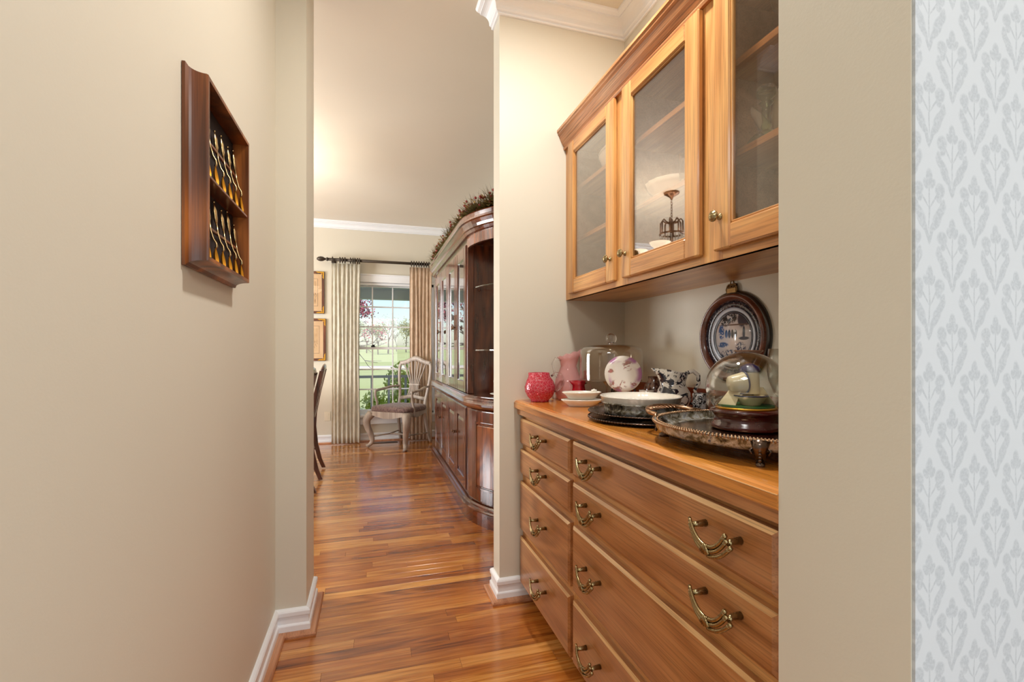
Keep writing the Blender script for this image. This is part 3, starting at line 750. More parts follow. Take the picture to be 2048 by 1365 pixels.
# decorated plate on an easel
pdir=math.atan2(.927,1.60)
t=thing('display_plate','white porcelain plate painted with pink flowers, standing before the cake dome','plate',(.945,1.635,CT+.133),-pdir*.9)
MB().lathe([(0,0),(.045,0),(.050,.001),(.066,.005),(.071,.008),(.070,.0095),(.050,.004),(0,.003)],48,axis='y').xf(Matrix.Rotation(R(-6),4,'X')@Matrix.Rotation(R(180),4,'Z')).build('disc',M['plate'],t)
t=thing('plate_easel','small black wire easel holding the flowered plate upright','easel',(.945,1.635,CT),-pdir*.9)
b=MB()
for s in (-1,1):
    b.tube([(.045*s,-.03,.075),(.045*s,-.022,.064),(.042*s,-.004,.062),(.040*s,.012,.10),(.038*s,.02,.12)],.0022,6); b.tube([(.042*s,-.004,.062),(.045*s,-.010,.03),(.05*s,-.014,.002)],.0022,6); b.tube([(.038*s,.02,.12),(.03*s,.06,.002)],.0022,6)
b.tube([(-.045,-.012,.03),(.045,-.012,.03)],.002,6); b.build('wire_frame',M['black'],t)
# charger plates
t=thing('charger_plate','large dark pewter plate lying on the worktop, lower of two','plate',(.845,1.325,CT))
MB().lathe([(0,0),(.11,0),(.12,.003),(.165,.009),(.180,.0095),(.180,.012),(.165,.0118),(.12,.006),(.0,.004)],64).build('disc',M['darkmetal'],t)
b=MB()
for k in range(110): a=2*math.pi*k/110; b.ball((.180*math.cos(a),.180*math.sin(a),.011),.0032,5)
b.build('beaded_rim',M['darkmetal'],t)
t=thing('charger_plate','dark pewter plate with beaded rim, upper of two, under the fluted dish','plate',(.845,1.330,CT+.0125))
MB().lathe([(0,0),(.12,0),(.125,.002),(.150,.010),(.176,.014),(.178,.017),(.174,.0175),(.148,.013),(.12,.005),(.0,.003)],64).build('disc',M['darkmetal'],t)
b=MB()
for k in range(120): a=2*math.pi*k/120; b.ball((.177*math.cos(a),.177*math.sin(a),.0165),.0028,5)
b.build('beaded_rim',M['darkmetal'],t)
# silver server with white quiche dish
ZS=CT+.0125+.0055
t=thing('silver_server','tarnished silver dish holder under the white fluted dish','server',(.845,1.352,ZS))
MB().lathe([(0,0),(.106,0),(.114,.003),(.116,.010),(.118,.014),(.116,.018),(.118,.026),(.122,.034),(.122,.038),(.118,.038),(.114,.02),(.10,.004),(0,.004)],64,wob=lambda a,z:1+.006*math.cos(20*a)).build('bowl',M['tarnish'],t)
MB().tube([(.123*math.cos(k*math.pi/24),.123*math.sin(k*math.pi/24),.037) for k in range(48)],.003,6,closed=True).build('rim',M['tarnish'],t)
lat('quiche_dish',cup_prof([(.117,0),(.121,.002),(.125,.020),(.128,.023),(.127,.025)],.005),M['porc'],(.845,1.352,ZS+.0052+.0),'white fluted round baking dish on the silver holder','dish',n=120,wob=lambda a,z:1+.022*abs(math.cos(20*a)))
bpy.data.objects['quiche_dish'].location.z=ZS+.0345
# blue and white pitcher
T=thing('floral_pitcher','dark blue and white floral ceramic pitcher behind the white fluted dish','pitcher',(1.058,1.475,CT))
b=MB().lathe(cup_prof([(.040,0),(.044,.004),(.058,.025),(.064,.05),(.058,.075),(.046,.095),(.043,.110),(.047,.130),(.053,.150)],.003),44,wob=spout_wob(spl,.55,.1,.15,.42))
b.v=[(x,y,z+(max(0,(z-.115)/.035)*.0+ (.010*math.cos(math.atan2(y,x)-spl) if z>.12 else 0))) for x,y,z in b.v]
b.build('body',M['flow'],T)
MB().tube([rp(.044,-.004,.140),rp(.070,-.008,.150),rp(.088,-.01,.135),rp(.090,-.01,.105),rp(.076,-.008,.080),rp(.084,-.01,.058),rp(.078,-.008,.036),rp(.056,-.004,.026)],[.007,.008,.008,.007,.006,.007,.006,.005],10).build('handle',M['flow'],T)
# round brown glass vase and small white cup
lat('bud_vase',cup_prof([(.016,0),(.020,.004),(.036,.025),(.042,.050),(.036,.075),(.022,.090),(.024,.102)],.003),M['brownfloral'],(1.075,1.62,CT+.0),'round brown floral vase half hidden by the blue floral pitcher','vase')
bpy.data.objects['bud_vase'].scale=(1,1,1.2)
lat('white_cup',cup_prof([(.014,0),(.016,.004),(.024,.035),(.028,.070),(.027,.071)],.002),M['porc'],(1.03,1.605,CT),'small white footed cup between the flowered plate and blue pitcher','cup')
lat('lace_pot',cup_prof([(.018,0),(.022,.004),(.023,.075),(.024,.088),(.022,.090)],.003),M['lace'],(.985,1.235,CT),'little black and white lattice patterned pot behind the footed tray','pot')
# framed plate on the back wall
fc=(1.196,1.325,1.180)
T=thing('framed_plate','oval wood framed blue landscape plate hung under the wall cabinet','plate',fc)
def ring(r0,r1,x0,x1,n=56):
    return [(r0,x0),(r1,x0),(r1,(x0+x1)/2),(r1-.004,x1),((r0+r1)/2,x1+.004),(r0+.004,x1),(r0,x0)]
def facering(b,pr,mi=0): 
    # radius about x axis; oval .150 (y) x .145 (z)
    k=len(b.v); b.lathe(pr,64,(0,0,0),mi,True,'x'); b.v[k:]=[(-x,y*1.02,z*1.0) for x,y,z in b.v[k:]]; return b
facering(MB(),[(.124,.0),(.150,.0),(.151,.012),(.148,.022),(.142,.028),(.137,.026),(.130,.020),(.124,.012),(.124,.0)]).build('frame',wood('frame_rim',srgb(70,34,24),srgb(104,56,40),srgb(126,72,52),1,.25,.5,seed=2),T)
facering(MB(),[(.140,.0),(.158,0),(.158,.010),(.150,.016),(.140,.012),(.140,0)]).build('outer_edge',NT('ebonised_edge',srgb(30,20,18),.25,coat=.5).m,T)
facering(MB(),[(.100,.004),(.124,.010),(.126,.013),(.102,.010),(.100,.004)]).build('dark_border',M['bluerim'],T)
facering(MB(),[(.088,.003),(.100,.006),(.102,.011),(.090,.009),(.088,.003)]).build('white_border',NT('pale_blue_glaze',srgb(186,190,200),.15,coat=.5).m,T)
facering(MB(),[(.080,.003),(.088,.004),(.090,.009),(.081,.008),(.080,.003)]).build('blue_line',NT('cobalt_glaze',srgb(24,24,40),.15,coat=.5).m,T)
facering(MB(),[(0,.004),(.081,.004),(.081,.007),(0,.0065)]).build('painted_centre',M['landscape'],T)
b=MB(); 
b.box((-.014,-.022,.150),(-.004,.022,.170),.002)
for s in (-1,0,1): b.lathe([(.004,.0),(.008,.0),(.008,.006),(.004,.006),(.004,0)],14,(-.012,.013*s,.176),axis='x')
b.tube([(-.010,.0075*math.cos(k*math.pi/8),.186+.0085*math.sin(k*math.pi/8)) for k in range(16)],.002,6,closed=True)
for s in (-1,1): b.tube([(-.012,.022*s,.152),(-.012,.026*s,.165),(-.012,.020*s,.178),(-.012,.010*s,.172)],.002,6)
b.build('hanger',metal('old_brass',srgb(130,96,56),.35,.6,120),T)

# footed tray
TC=(.885,.885)
def sup(a,rx,ry,e=2.5):
    c,s_=math.cos(a),math.sin(a); return (abs(c)**(2/e)*rx*(1 if c>=0 else -1), abs(s_)**(2/e)*ry*(1 if s_>=0 else -1))
T=thing('footed_tray','large tarnished silver tray with rope rim, loop handle and claw feet','tray',(TC[0],TC[1],CT),R(22))
def supring(prof,n=72):
    vs=[];fs=[];P=len(prof)
    for i in range(n):
        a=2*math.pi*i/n
        for (o,z) in prof:
            x,y=sup(a,.222+o,.232+o,2.15); vs.append((x,y,z))
    for i in range(n):
        j=(i+1)%n
        for k in range(P-1): fs.append((i*P+k,j*P+k,j*P+k+1,i*P+k+1))
    return vs,fs
n=72
vs,fs=supring([(-.03,.034),(-.002,.035),(.003,.038),(.006,.048),(.014,.053),(.017,.051),(.012,.047),(.0105,.035),(.005,.0285),(-.03,.028)],n)
b=MB().add(vs,fs,0,True)
vs=[];  
for i in range(n): x,y=sup(2*math.pi*i/n,.192,.202,2.15); vs.append((x,y,.034))
vs2=[(x,y,.028) for x,y,z in vs]; b.add(vs,[tuple(range(n))],1); b.add(vs2,[tuple(range(n))[::-1]],0)
b.build('tray_body',[M['tarnish'],metal('tray_floor_reflection',srgb(150,122,88),.16,.6,14)],T)  # tray floor carries dark gold reflections in its metal colour
b=MB(); NB=230
for i in range(NB):
    a=2*math.pi*i/NB; x,y=sup(a,.222+.0165,.232+.0165,2.15); b.ball((x,y,.0515),.0034,6)
x=None
for i in range(NB):
    a=2*math.pi*(i+.5)/NB; x,y=sup(a,.222+.007,.232+.007,2.15); b.ball((x,y,.0525),.0028,5)
b.build('rope_rim',M['copperrim'],T)
# loop handle at the far end
b=MB(); hp=[]
for k in range(15):
    t_=k/14; a=math.pi*t_; hp.append((-.085*math.cos(a), .236+.062*math.sin(a)**.8*1.0, .056+.010*math.sin(a)))
hp=[(-.11,.222,.053)]+hp+[(.11,.222,.053)]
b.tube(hp,[.005]+[.0062]*15+[.005],8,flat=.8)
for k in range(9):
    t_=k/8; a=math.pi*(.25+.5*t_); b.tube([(-.085*math.cos(a), .236+.062*math.sin(a)**.8, .066),(-.060*math.cos(a), .240+.030*math.sin(a), .062)],[.004,.0015],5)
b.build('loop_handle',M['copperrim'],T)
def foot(x,y,ang):
    b=MB(); c_,s_=math.cos(ang),math.sin(ang)
    P=[(.006,.046),(.010,.038),(.006,.026),(-.004,.014),(-.006,.006),(.004,.002),(.012,.002)]
    b.tube([(x+c_*o,y+s_*o,z) for o,z in P],[.018,.0145,.011,.009,.0085,.0085,.005],10)
    for k in range(6): z=.044-.006*k; b.ball((x+c_*.020,y+s_*.020,z),.0035,6)
    for s in (-1,1): b.tube([(x-s_*.006*s,y+c_*.006*s,.040),(x-s_*.018*s+c_*.004,y+c_*.018*s+s_*.004,.030),(x-s_*.014*s+c_*.006,y+c_*.014*s+s_*.006,.022)],[.004,.003,.002],6)
    return b.build('foot',M['darkmetal'],T)
for fx,fy in ((-.154,.173),(-.168,-.158),(.165,.155),(.150,-.165)):
    c_,s_=math.cos(R(-22)),math.sin(R(-22)); lx,ly=c_*fx-s_*fy,s_*fx+c_*fy; foot(lx,ly,math.atan2(ly,lx))
# domed music box standing on the tray
DC=(.868,.925); DZ0=CT+.0345
T=thing('glass_globe','glass globe of miniature enamel kitchenware on maroon wooden base, on the tray','globe',(DC[0],DC[1],DZ0))
MB().lathe([(0,0),(.074,0),(.078,.004),(.076,.012),(.072,.018),(.070,.030),(.076,.038),(.080,.042),(.078,.047),(.066,.050),(0,.050)],56).build('base',M['maroon'],T)
RS=.090; zc=.050+.052
pr=[]
for k in range(25):
    a=R(-36)+ (R(90)+R(36))*k/24; pr.append((RS*math.cos(a),zc+RS*math.sin(a)*.93))
pr2=[(max(0,r*.965),zc+(z-zc)*.965) for r,z in pr]
MB().lathe(pr+pr2[::-1],56).build('dome',M['clear'],T)
MB().lathe([(0,.050),(.062,.050),(.062,.058),(0,.058)],40).build('grass_disc',M['green'],T)
MB().tube([(.066*math.cos(k*math.pi/20),.066*math.sin(k*math.pi/20),.052) for k in range(40)],.0025,6,closed=True).build('gold_band',M['gold'],T)
# miniature enamelware inside (parts of the globe)
def rl(a,b,z): x,y=rt(a,b); return (x,y,z)
k=MB().lathe(cup_prof([(.020,0),(.022,.002),(.034,.018),(.037,.022)],.0015),28,rl(.006,-.012,.058)); k.build('mini_bowl',M['cream'],T)
MB().tube([tuple(Vector(rl(.006,-.012,.0805))+Vector((.037*math.cos(a*math.pi/14),.037*math.sin(a*math.pi/14),0))) for a in range(28)],.0016,6,closed=True).build('mini_bowl_rim',M['navy'],T)
MB().lathe([(0,0),(.0215,0),(.022,.002),(.0205,.050),(.0195,.053),(0,.053)],28,rl(.012,.004,.084)).build('mini_pot',M['cream'],T)
MB().lathe([(0,.053),(.0235,.053),(.0235,.057),(.020,.066),(.012,.070),(.006,.073),(0,.074)],28,rl(.012,.004,.084)).build('mini_pot_lid',M['navy'],T)
k=MB().lathe(cup_prof([(.017,0),(.019,.003),(.024,.034),(.026,.036)],.0015),28)
k.xf(Matrix.Translation(rl(-.042,-.006,.108))@Matrix.Rotation(-.29,4,'Z')@Matrix.Rotation(R(82),4,'Y')); k.build('mini_cup',M['cream'],T)
k=MB().tube([(.0255*math.cos(a*math.pi/12),.0255*math.sin(a*math.pi/12),.036) for a in range(24)],.0022,6,closed=True)
k.xf(Matrix.Translation(rl(-.042,-.006,.108))@Matrix.Rotation(-.29,4,'Z')@Matrix.Rotation(R(82),4,'Y')); k.build('mini_cup_rim',M['navy'],T)
for s,(a0,z0,a1,z1) in enumerate(((-.046,.058,-.020,.098),(.048,.060,.030,.100))):
    b=MB().add([rl(a0-.016,.012,z0),rl(a0+.012,-.02,z0),rl(a1+.006,-.01,z1),rl(a1-.010,.012,z1),rl(a0-.013,.016,z0),rl(a0+.015,-.016,z0),rl(a1+.009,-.006,z1),rl(a1-.007,.016,z1)],[(0,1,2,3),(7,6,5,4),(0,4,5,1),(1,5,6,2),(2,6,7,3),(3,7,4,0)])
    b.build('mini_towel',M['cream'],T)
MB().ball(rl(.042,.010,.074),.017,16,sz=.8).build('mini_jug',M['cream'],T)
# stemware behind the globe
def stem(name,loc,label,prof): return lat(name,prof,M['clear'],loc,label,'glass')
lat('cut_glass_compote',[(0,0),(.026,0),(.026,.003),(.006,.008),(.0045,.10),(.006,.185),(.016,.205),(.040,.222),(.040,.225),(.014,.209),(0,.200)],tinted('copper_crystal',srgb(190,150,124),.5),(1.085,1.145,CT),'copper tinted crystal coupe in front of the framed plate','glass')
lat('dessert_glass',[(0,0),(.024,0),(.024,.003),(.005,.008),(.0045,.15),(.010,.170),(.024,.186),(.024,.188),(.008,.173),(0,.168)],M['clear'],(1.04,1.11,CT),'shorter stemmed glass just below the copper crystal coupe','glass')
lat('wine_glass',[(0,0),(.034,0),(.034,.003),(.005,.008),(.0045,.085),(.020,.105),(.034,.140),(.038,.180),(.034,.228),(.033,.228),(.037,.180),(.033,.140),(.018,.107),(0,.100)],M['clear'],(1.09,1.03,CT),'large clear wine glass against the framed plate','glass')
lat('wine_glass',cup_prof([(.024,0),(.030,.01),(.036,.05),(.038,.16),(.036,.19)],.0015),M['clear'],(1.11,.92,CT),'tall straight etched glass next to the jamb','glass')
lat('wine_glass',cup_prof([(.018,0),(.026,.01),(.030,.05),(.027,.09)],.0015),M['clear'],(.985,1.165,CT),'small stemless glass beside the lattice patterned pot','glass')

# ------------------------------------------------------------------ spoon rack on the side wall
XW=-.364
rk=thing('spoon_rack','walnut souvenir spoon display rack hung on the side wall','rack',(XW,1.27,1.50))
Y0,Y1,ZZ0,ZZ1=1.090,1.455,1.305,1.714
fy0,fy1,fz0,fz1=1.103,1.439,1.311,1.698; XFt=-.320
MB().box((XW,Y0+.012,ZZ0+.012),(XW+.006,Y1-.012,ZZ1-.012)).build('back_panel',M['dark_back'],rk,w=True)
pf=[(0,XW+.001),(.0,XW+.007)]
for i in range(1,8):
    t=i/8; k=1-math.sqrt(max(0,1-(1-t)**2)); pf.append((-.013+.013*k, XW+.007+(XFt-.003-XW-.007)*t))
pf+=[(-.013,XFt-.003),(-.014,XFt),(-.022,XFt),(-.022,XW+.001)]
b=MB().sweep([(o,x) for o,x in pf],[(Y0,ZZ0),(Y0,ZZ1),(Y1,ZZ1),(Y1,ZZ0)],closed=True)
b.v=[(x,y,z) for (y,z,x) in b.v]
b.build('frame',M['walnut'],rk,w=True)
ZM=1.500
MB().box((XW+.004,fy0+.008,ZM-.006),(XFt-.002,fy1-.008,ZM),.001).build('shelf',M['walnut_y'],rk,w=True)
for z in (1.596,1.405): 
    MB().box((XW+.012,fy0+.008,z),(XW+.018,fy1-.008,z+.007),.001).build('notched_bar',M['walnut_y'],rk,w=True)
def spoon():
    T=thing('souvenir_spoon','x','spoon')
    b=MB(); nu,nv=10,8; vs=[];fs=[]
    for i in range(nu+1):
        t=i/nu; z=.046*t; wd=.0135*math.sin(math.pi*min(1,max(.02,t))**.8)
        for j in range(nv+1):
            u=-1+2*j/nv; vs.append((.004-.006*(1-u*u)*math.sin(math.pi*t), u*wd, z))
    for i in range(nu):
        for j in range(nv): a=i*(nv+1)+j; fs.append((a,a+1,a+nv+2,a+nv+1))
    b.add(vs,fs,0,True); b.add([(x-.0008,y,z) for x,y,z in vs],[f[::-1] for f in fs],0,True)
    b.build('bowl',M['gold'],T,recalc=False)
    b=MB().tube([(.003,0,.043),(.006,0,.048),(.0055,0,.056),(.001,0,.066),(-.002,0,.085),(-.003,0,.110)],[.0026,.003,.0022,.0019,.0019,.0024],7)
    b.lathe([(0,0),(.005,.003),(.0085,.012),(.0075,.022),(.0085,.030),(.004,.042),(0,.050)],10,(-.003,0,.106),sx=.5,wob=lambda a,z:1+.12*math.cos(6*a+z*600))
    b.ball((-.003,0,.157),.0028,6)
    b.build('handle',M['silver'],T); return T
SP=spoon(); first=True
names=('first','second','third','fourth','fifth','sixth')
for row,zb in ((0,ZM+.0005),(1,fz0+.0105)):
    for i in range(6):
        y=1.150+.054*i
        lab=('gilt bowled souvenir spoon, %s of the %s row counted from the pier end'%(names[5-i],('upper','lower')[row]))
        o=SP if first else dup(SP,(0,0,0)); first=False
        o.location=(XW+.030,y,zb); o.rotation_euler=(0,R(-6),0); o['label']=lab; o['group']='souvenir spoons in the rack'
        o.scale=(1,1,(1.0,1.08,.95,1.03)[(i+row)%4])

# ------------------------------------------------------------------ china cabinet in the dining room
CXc,CYc,CA,CB=1.273,3.25,.66,.65; YE=4.95
def outline(phi0=90,phi1=180,far=True,n=20,full=True):
    p=[]
    for i in range(n+1):
        a=R(phi0+(phi1-phi0)*i/n); p.append((CXc+CA*math.cos(a), CYc-CB*math.sin(a)))
    if full:
        q=[(x,(CYc+YE)-y) for x,y in p][::-1]; p=p+q
    return p
PTH=outline()
def offset(path,o):
    b=MB().sweep([(o,0),(o+.001,0),(o,1)],path); return [b.v[i*3][:2] for i in range(len(path))]
china=thing('china_cabinet','large mahogany china cabinet with curved open end and mirrored glass doors','cabinet',(.83,4.1,0))
# closed carcass of the base
poly=offset(PTH,-.037); MB().prism(poly+[(1.045,poly[-1][1]),(1.045,poly[0][1])][0:0],.10,.75).build('base_case',M['mahog'],china,w=True)
MB().sweep([(-.06,0),(0,0),(0,.085),(.010,.090),(.012,.098),(.006,.106),(-.006,.112),(-.010,.120),(-.020,.128),(-.037,.132),(-.06,.132)],PTH).build('plinth',M['mahog_y'],china,w=True)
MB().sweep([(-.06,.740),(-.034,.740),(-.020,.750),(-.006,.758),(.004,.772),(.008,.786),(.002,.796),(-.002,.806),(.006,.812),(.002,.822),(-.014,.830),(-.06,.830)],PTH).build('waist_moulding',M['mahog_y'],china,w=True)
poly=offset(PTH,-.03); MB().prism(poly,.800,.834).build('deck',M['mahog_y'],china,w=True)
# crown
MB().sweep([(-.06,1.930),(-.037,1.930),(-.020,1.934),(-.010,1.950),(-.002,1.956),(.004,1.972),(.016,1.992),(.026,1.998),(.026,2.008),(.018,2.014),(.022,2.036),(.026,2.040),(-.06,2.040)],PTH).build('crown',M['mahog_y'],china,w=True)
poly=offset(PTH,-.03); MB().prism(poly,2.000,2.034).build('top_board',M['mahog_y'],china,w=True)
# upper centre case
X0=.65
MB().box((1.255,CYc,.834),(1.275,YE,1.93)).build('back_panel',M['mahog'],china,w=True)
MB().box((1.255,2.66,.834),(1.275,CYc,1.93)).build('end_back_panel',M['mahog'],china,w=True)
for y in (CYc,YE-.03): MB().box((X0+.045,y+.006,.834),(1.255,y+.024,1.93),0).build('side_panel',M['mahog'],china,w=True)
for y in (CYc-.002,YE-.028): MB().box((X0,y,.834),(X0+.046,y+.030,1.93),.003).build('corner_post',M['mahog'],china,w=True)
MB().box((X0+.005,CYc,1.885),(1.27,YE,1.93)).build('frieze',M['mahog_y'],china,w=True)
for z in (1.20,1.55): MB().box((X0+.05,CYc+.03,z),(1.25,YE-.03,z+.007)).build('glass_shelf',M['shelfglass'],china,w=True)
DY=[3.278,3.690,4.110,4.530,4.942]
for i in range(4):
    y0,y1=DY[i]+.003,DY[i+1]-.003
    a0=.088 if i%2==0 else .10; 
    st=.075
    d=MB()
    for (a,c_) in ((y0,y0+st),(y1-st,y1)): d.box((X0-.010,a,.836),(X0+.012,c_,1.888),.006,0)
    d.box((X0-.0095,y0+st,.836),(X0+.0115,y1-st,.92),.006,1).box((X0-.0095,y0+st,1.80),(X0+.0115,y1-st,1.888),.006,1)
    dr=d.build('glass_door',[M['mahog'],M['mahog_y']],china,w=True)
    MB().box((X0+.0,y0+st,.92),(X0+.004,y1-st,1.80)).build('glass_pane',M['hutchglass'],dr)
    hy = y1-.03 if i%2==0 else y0+.03
    h=MB().box((X0-.014,hy-.008,1.22),(X0-.010,hy+.008,1.42),.001).tube([(X0-.012,hy,1.32),(X0-.034,hy,1.32)],[.004,.003],6)
    h.tube([(X0-.034,hy+.012*math.cos(a*math.pi/6),1.32+.016*math.sin(a*math.pi/6)) for a in range(12)],.0035,6,closed=True)
    h.build('pull',M['bronze'],dr)
    # lower doors with raised panel
    z0,z1=.150,.735
    d=MB()
    for (a,c_) in ((y0,y0+.07),(y1-.07,y1)): d.box((X0-.010,a,z0),(X0+.012,c_,z1),.005,0)
    d.box((X0-.0095,y0+.07,z0),(X0+.0115,y1-.07,z0+.075),.005,1).box((X0-.0095,y0+.07,z1-.085),(X0+.0115,y1-.07,z1),.005,1)
    pz0,pz1,py0,py1=z0+.075,z1-.085,y0+.07,y1-.07; c_=.03
    d.add([(X0+.004,py0,pz0),(X0+.004,py1,pz0),(X0+.004,py1,pz1),(X0+.004,py0,pz1),(X0-.006,py0+c_,pz0+c_),(X0-.006,py1-c_,pz0+c_),(X0-.006,py1-c_,pz1-c_),(X0-.006,py0+c_,pz1-c_)],[(0,1,5,4),(1,2,6,5),(2,3,7,6),(3,0,4,7),(4,5,6,7)],0)
    dr=d.build('lower_door',[M['mahog'],M['mahog_y']],china,w=True)
    MB().lathe([(0,0),(.008,0),(.004,.005),(.004,.012),(.011,.016),(.010,.022),(0,.025)],14,(0,0,0),axis='x').xf(Matrix.Rotation(math.pi,4,'Z')).build('knob',M['bronze'],dr,loc=(X0-.010,hy,.50))
# curved end: base door, open niche with glass shelves, curved apron
def arcpath(p0,p1,n=14): return outline(p0,p1,full=False,n=n)
ap=arcpath(100,172)
d=MB().sweep([(-.037,.150),(-.022,.150),(-.022,.735),(-.037,.735)],ap)
d.build('curved_door',M['mahog'],china,w=True)
dr=[o for o in china.children if o.name.startswith('curved_door')][0]
MB().sweep([(-.030,.235),(-.018,.250),(-.018,.640),(-.030,.655)],arcpath(118,160)).build('raised_panel',M['mahog_burl'],dr)
for (p,q) in ((115,117.5),(160.5,163)): MB().sweep([(-.030,.225),(-.0165,.225),(-.0165,.665),(-.030,.665)],arcpath(p,q,3)).build('panel_bead',M['mahog'],dr)
MB().sweep([(-.030,.225),(-.0165,.225),(-.0165,.237),(-.030,.237)],arcpath(115,163)).build('panel_bead',M['mahog_y'],dr)
MB().sweep([(-.030,.653),(-.0165,.653),(-.0165,.665),(-.030,.665)],arcpath(115,163)).build('panel_bead',M['mahog_y'],dr)
MB().ball((CXc+(CA-.012)*math.cos(R(108)),CYc-(CB-.012)*math.sin(R(108)),.45),.012,12).build('knob',M['bronze'],dr)
MB().sweep([(-.055,1.860),(-.037,1.860),(-.037,1.932),(-.055,1.932)],arcpath(90,180)).build('curved_apron',M['mahog_burl'],china,w=True)
MB().sweep([(-.055,.75),(-.037,.75),(-.037,1.932),(-.055,1.932)],arcpath(90,94,2)).build('end_post',M['mahog'],china,w=True)
for z in (1.137,1.570):
    q=offset(arcpath(92,178),-.07); q=q+[(1.25,CYc)]
    MB().prism(q,z,z+.008).build('glass_shelf',M['shelfglass'],china,w=True)
for z in (1.13,1.565): MB().ball((.735,CYc-.002,z),.008,8).build('shelf_pin',M['mahog'],china,w=True)
# vase and saucer in the niche
lat('ginger_jar',[(0,0),(.035,0),(.04,.006),(.062,.04),(.070,.08),(.060,.12),(.035,.145),(.028,.155),(.032,.165),(0,.166)],M['vasefloral'],(.855,3.04,.852),'speckled floral jar in the open curved end of the china cabinet','jar')
lat('jar_saucer',[(0,0),(.03,0),(.04,.006),(.075,.014),(.076,.017),(.04,.0095),(0,.0085)],M['porc'],(.835,3.03,.8345),'white footed saucer under the speckled floral jar','saucer')

# garland on top of the cabinet
T=thing('garland','dried pine garland with red berries lying along the china cabinet top','garland',(.8,4.0,2.041))
path=[]; 
for i in range(110):
    t=i/109
    if t<.38: a=R(98+82*t/.38); x=CXc+(CA-.06)*math.cos(a); y=CYc-(CB-.06)*math.sin(a)
    else: x=.662+.012*math.sin(i); y=3.25+(t-.38)/.62*1.70
    path.append(Vector((x,y,2.052+.018*abs(math.sin(i*.21)))))
b=MB(); rnd=random.Random(3)
for i,p in enumerate(path):
    bulge=.55+.7*max(0,math.sin(i*.20+1.0))+ (1.0 if i<30 else 0)
    for k in range(46):
        th=rnd.uniform(0,2*math.pi); ph=rnd.uniform(-.1,1.2); L=rnd.uniform(.04,.10)*(.85+.38*bulge)
        d=Vector((math.cos(th)*math.cos(ph),math.sin(th)*math.cos(ph),math.sin(ph))); q=p+Vector((rnd.uniform(-.03,.03),rnd.uniform(-.03,.03),rnd.uniform(0,.03)))
        s=d.orthogonal().normalized()*.0045
        b.add([q-s,q+s,q+d*L],[(0,1,2)])
stuff(b.build('greenery',M['pine'],T,w=True,recalc=False))
b=MB()
for c0 in (14,24,31,40,47,62,80,92,98,104):
    p=path[c0]
    for k in range(16): b.ball(p+Vector((rnd.uniform(-.05,.02),rnd.uniform(-.04,.04),rnd.uniform(.02,.11))),.0095,6)
stuff(b.build('berries',M['berry'],T,w=True))
b=MB()
for k in range(170):
    p=rnd.choice(path)+Vector((rnd.uniform(-.06,.03),rnd.uniform(-.03,.03),rnd.uniform(.01,.09))); d=Vector((rnd.uniform(-1,1),rnd.uniform(-1,1),rnd.uniform(-.2,1))).normalized(); s=d.orthogonal().normalized()*.009; L=.035
    b.add([p,p+d*L*.5+s,p+d*L,p+d*L*.5-s],[(0,1,2,3)])
stuff(b.build('dried_leaves',M['goldleaf'],T,w=True,recalc=False))
lat('white_figurine',[(0,0),(.03,0),(.035,.03),(.03,.07),(.02,.10),(.028,.13),(.03,.16),(.018,.19),(0,.20)],M['porc'],(.80,2.86,2.041),'white porcelain figurine at the curved end of the cabinet top','figurine',sx=1,sy=1)

# ------------------------------------------------------------------ curtains, rod
YR=6.085
def curtain(x0,x1,m,label,rings,folds,seed):
    T=thing('curtain',label,'curtain',((x0+x1)/2,YR,0),0,'curtains on the dining window')
    rr=random.Random(seed); nx=folds*10; nz=26; ph=[rr.uniform(-.5,.5) for _ in range(folds+1)]; am=[rr.uniform(.7,1.3) for _ in range(folds+1)]
    vs=[];fs=[]
    for k in range(nz+1):
        z=.012+(2.205-.012)*k/nz; top=max(0,(z-1.98)/.22)
        for i in range(nx+1):
            u=i/nx; c_=u*folds; fi=min(folds,int(round(c_)))
            w_=math.sin(2*math.pi*c_+ph[fi]*(1-top)); a=.012*am[fi]*(1-.2*top)+.002*math.sin(z*5+i*.7)
            wid=(x1-x0)*(1-.03*math.sin(math.pi*min(1,max(0,(z-.2)/1.8))))
            x=(x0+x1)/2+(u-.5)*wid + .004*math.sin(z*3.1+c_*2)
            vs.append((x,YR-.012+a*w_+top*.006*math.sin(2*math.pi*c_*3),z))
    for k in range(nz):
        for i in range(nx): a=k*(nx+1)+i; fs.append((a,a+1,a+nx+2,a+nx+1))
    o=MB().add(vs,fs,0,True).build('panel',m,T,w=True,recalc=False); md=o.modifiers.new('thick','SOLIDIFY'); md.thickness=.0015
    for x in rings:
        b=MB().tube([(x+.001*math.sin(a),YR+.031*math.cos(a*math.pi/8),2.250+.031*math.sin(a*math.pi/8)) for a in range(16)],.0068,7,closed=True)
        b.tube([(x,YR,2.222),(x,YR-.004,2.205)],.003,5); b.build('ring',M['iron'],T,w=True)
    return T
def xr(px): # world x on the rod plane for an image column read off the photograph while measuring
    r=(px-1024)/939.; S,C=.28763,.95775; return YR*(S+r*C)/(C-r*S)
curtain(-.458,-.130,M['curtain'],'pale cream pinch pleated curtain beside the framed pictures',[xr(p) for p in (665,680,685,690,701,706,710,715,719)],7,1)
curtain(.470,.750,M['curtain_lamplit'],'pleated curtain, warm lamplight put into its colour, between the window and china cabinet',[xr(p) for p in (823,828,833,838,843,848,853,858)],6,2)
T=thing('curtain_rod','dark bronze wooden curtain rod with acorn finial above the window','rod',(.2,YR,2.25))
MB().tube([(-.50,YR,2.252),(1.0,YR,2.252)],.0175,14).build('pole',M['iron'],T,w=True)
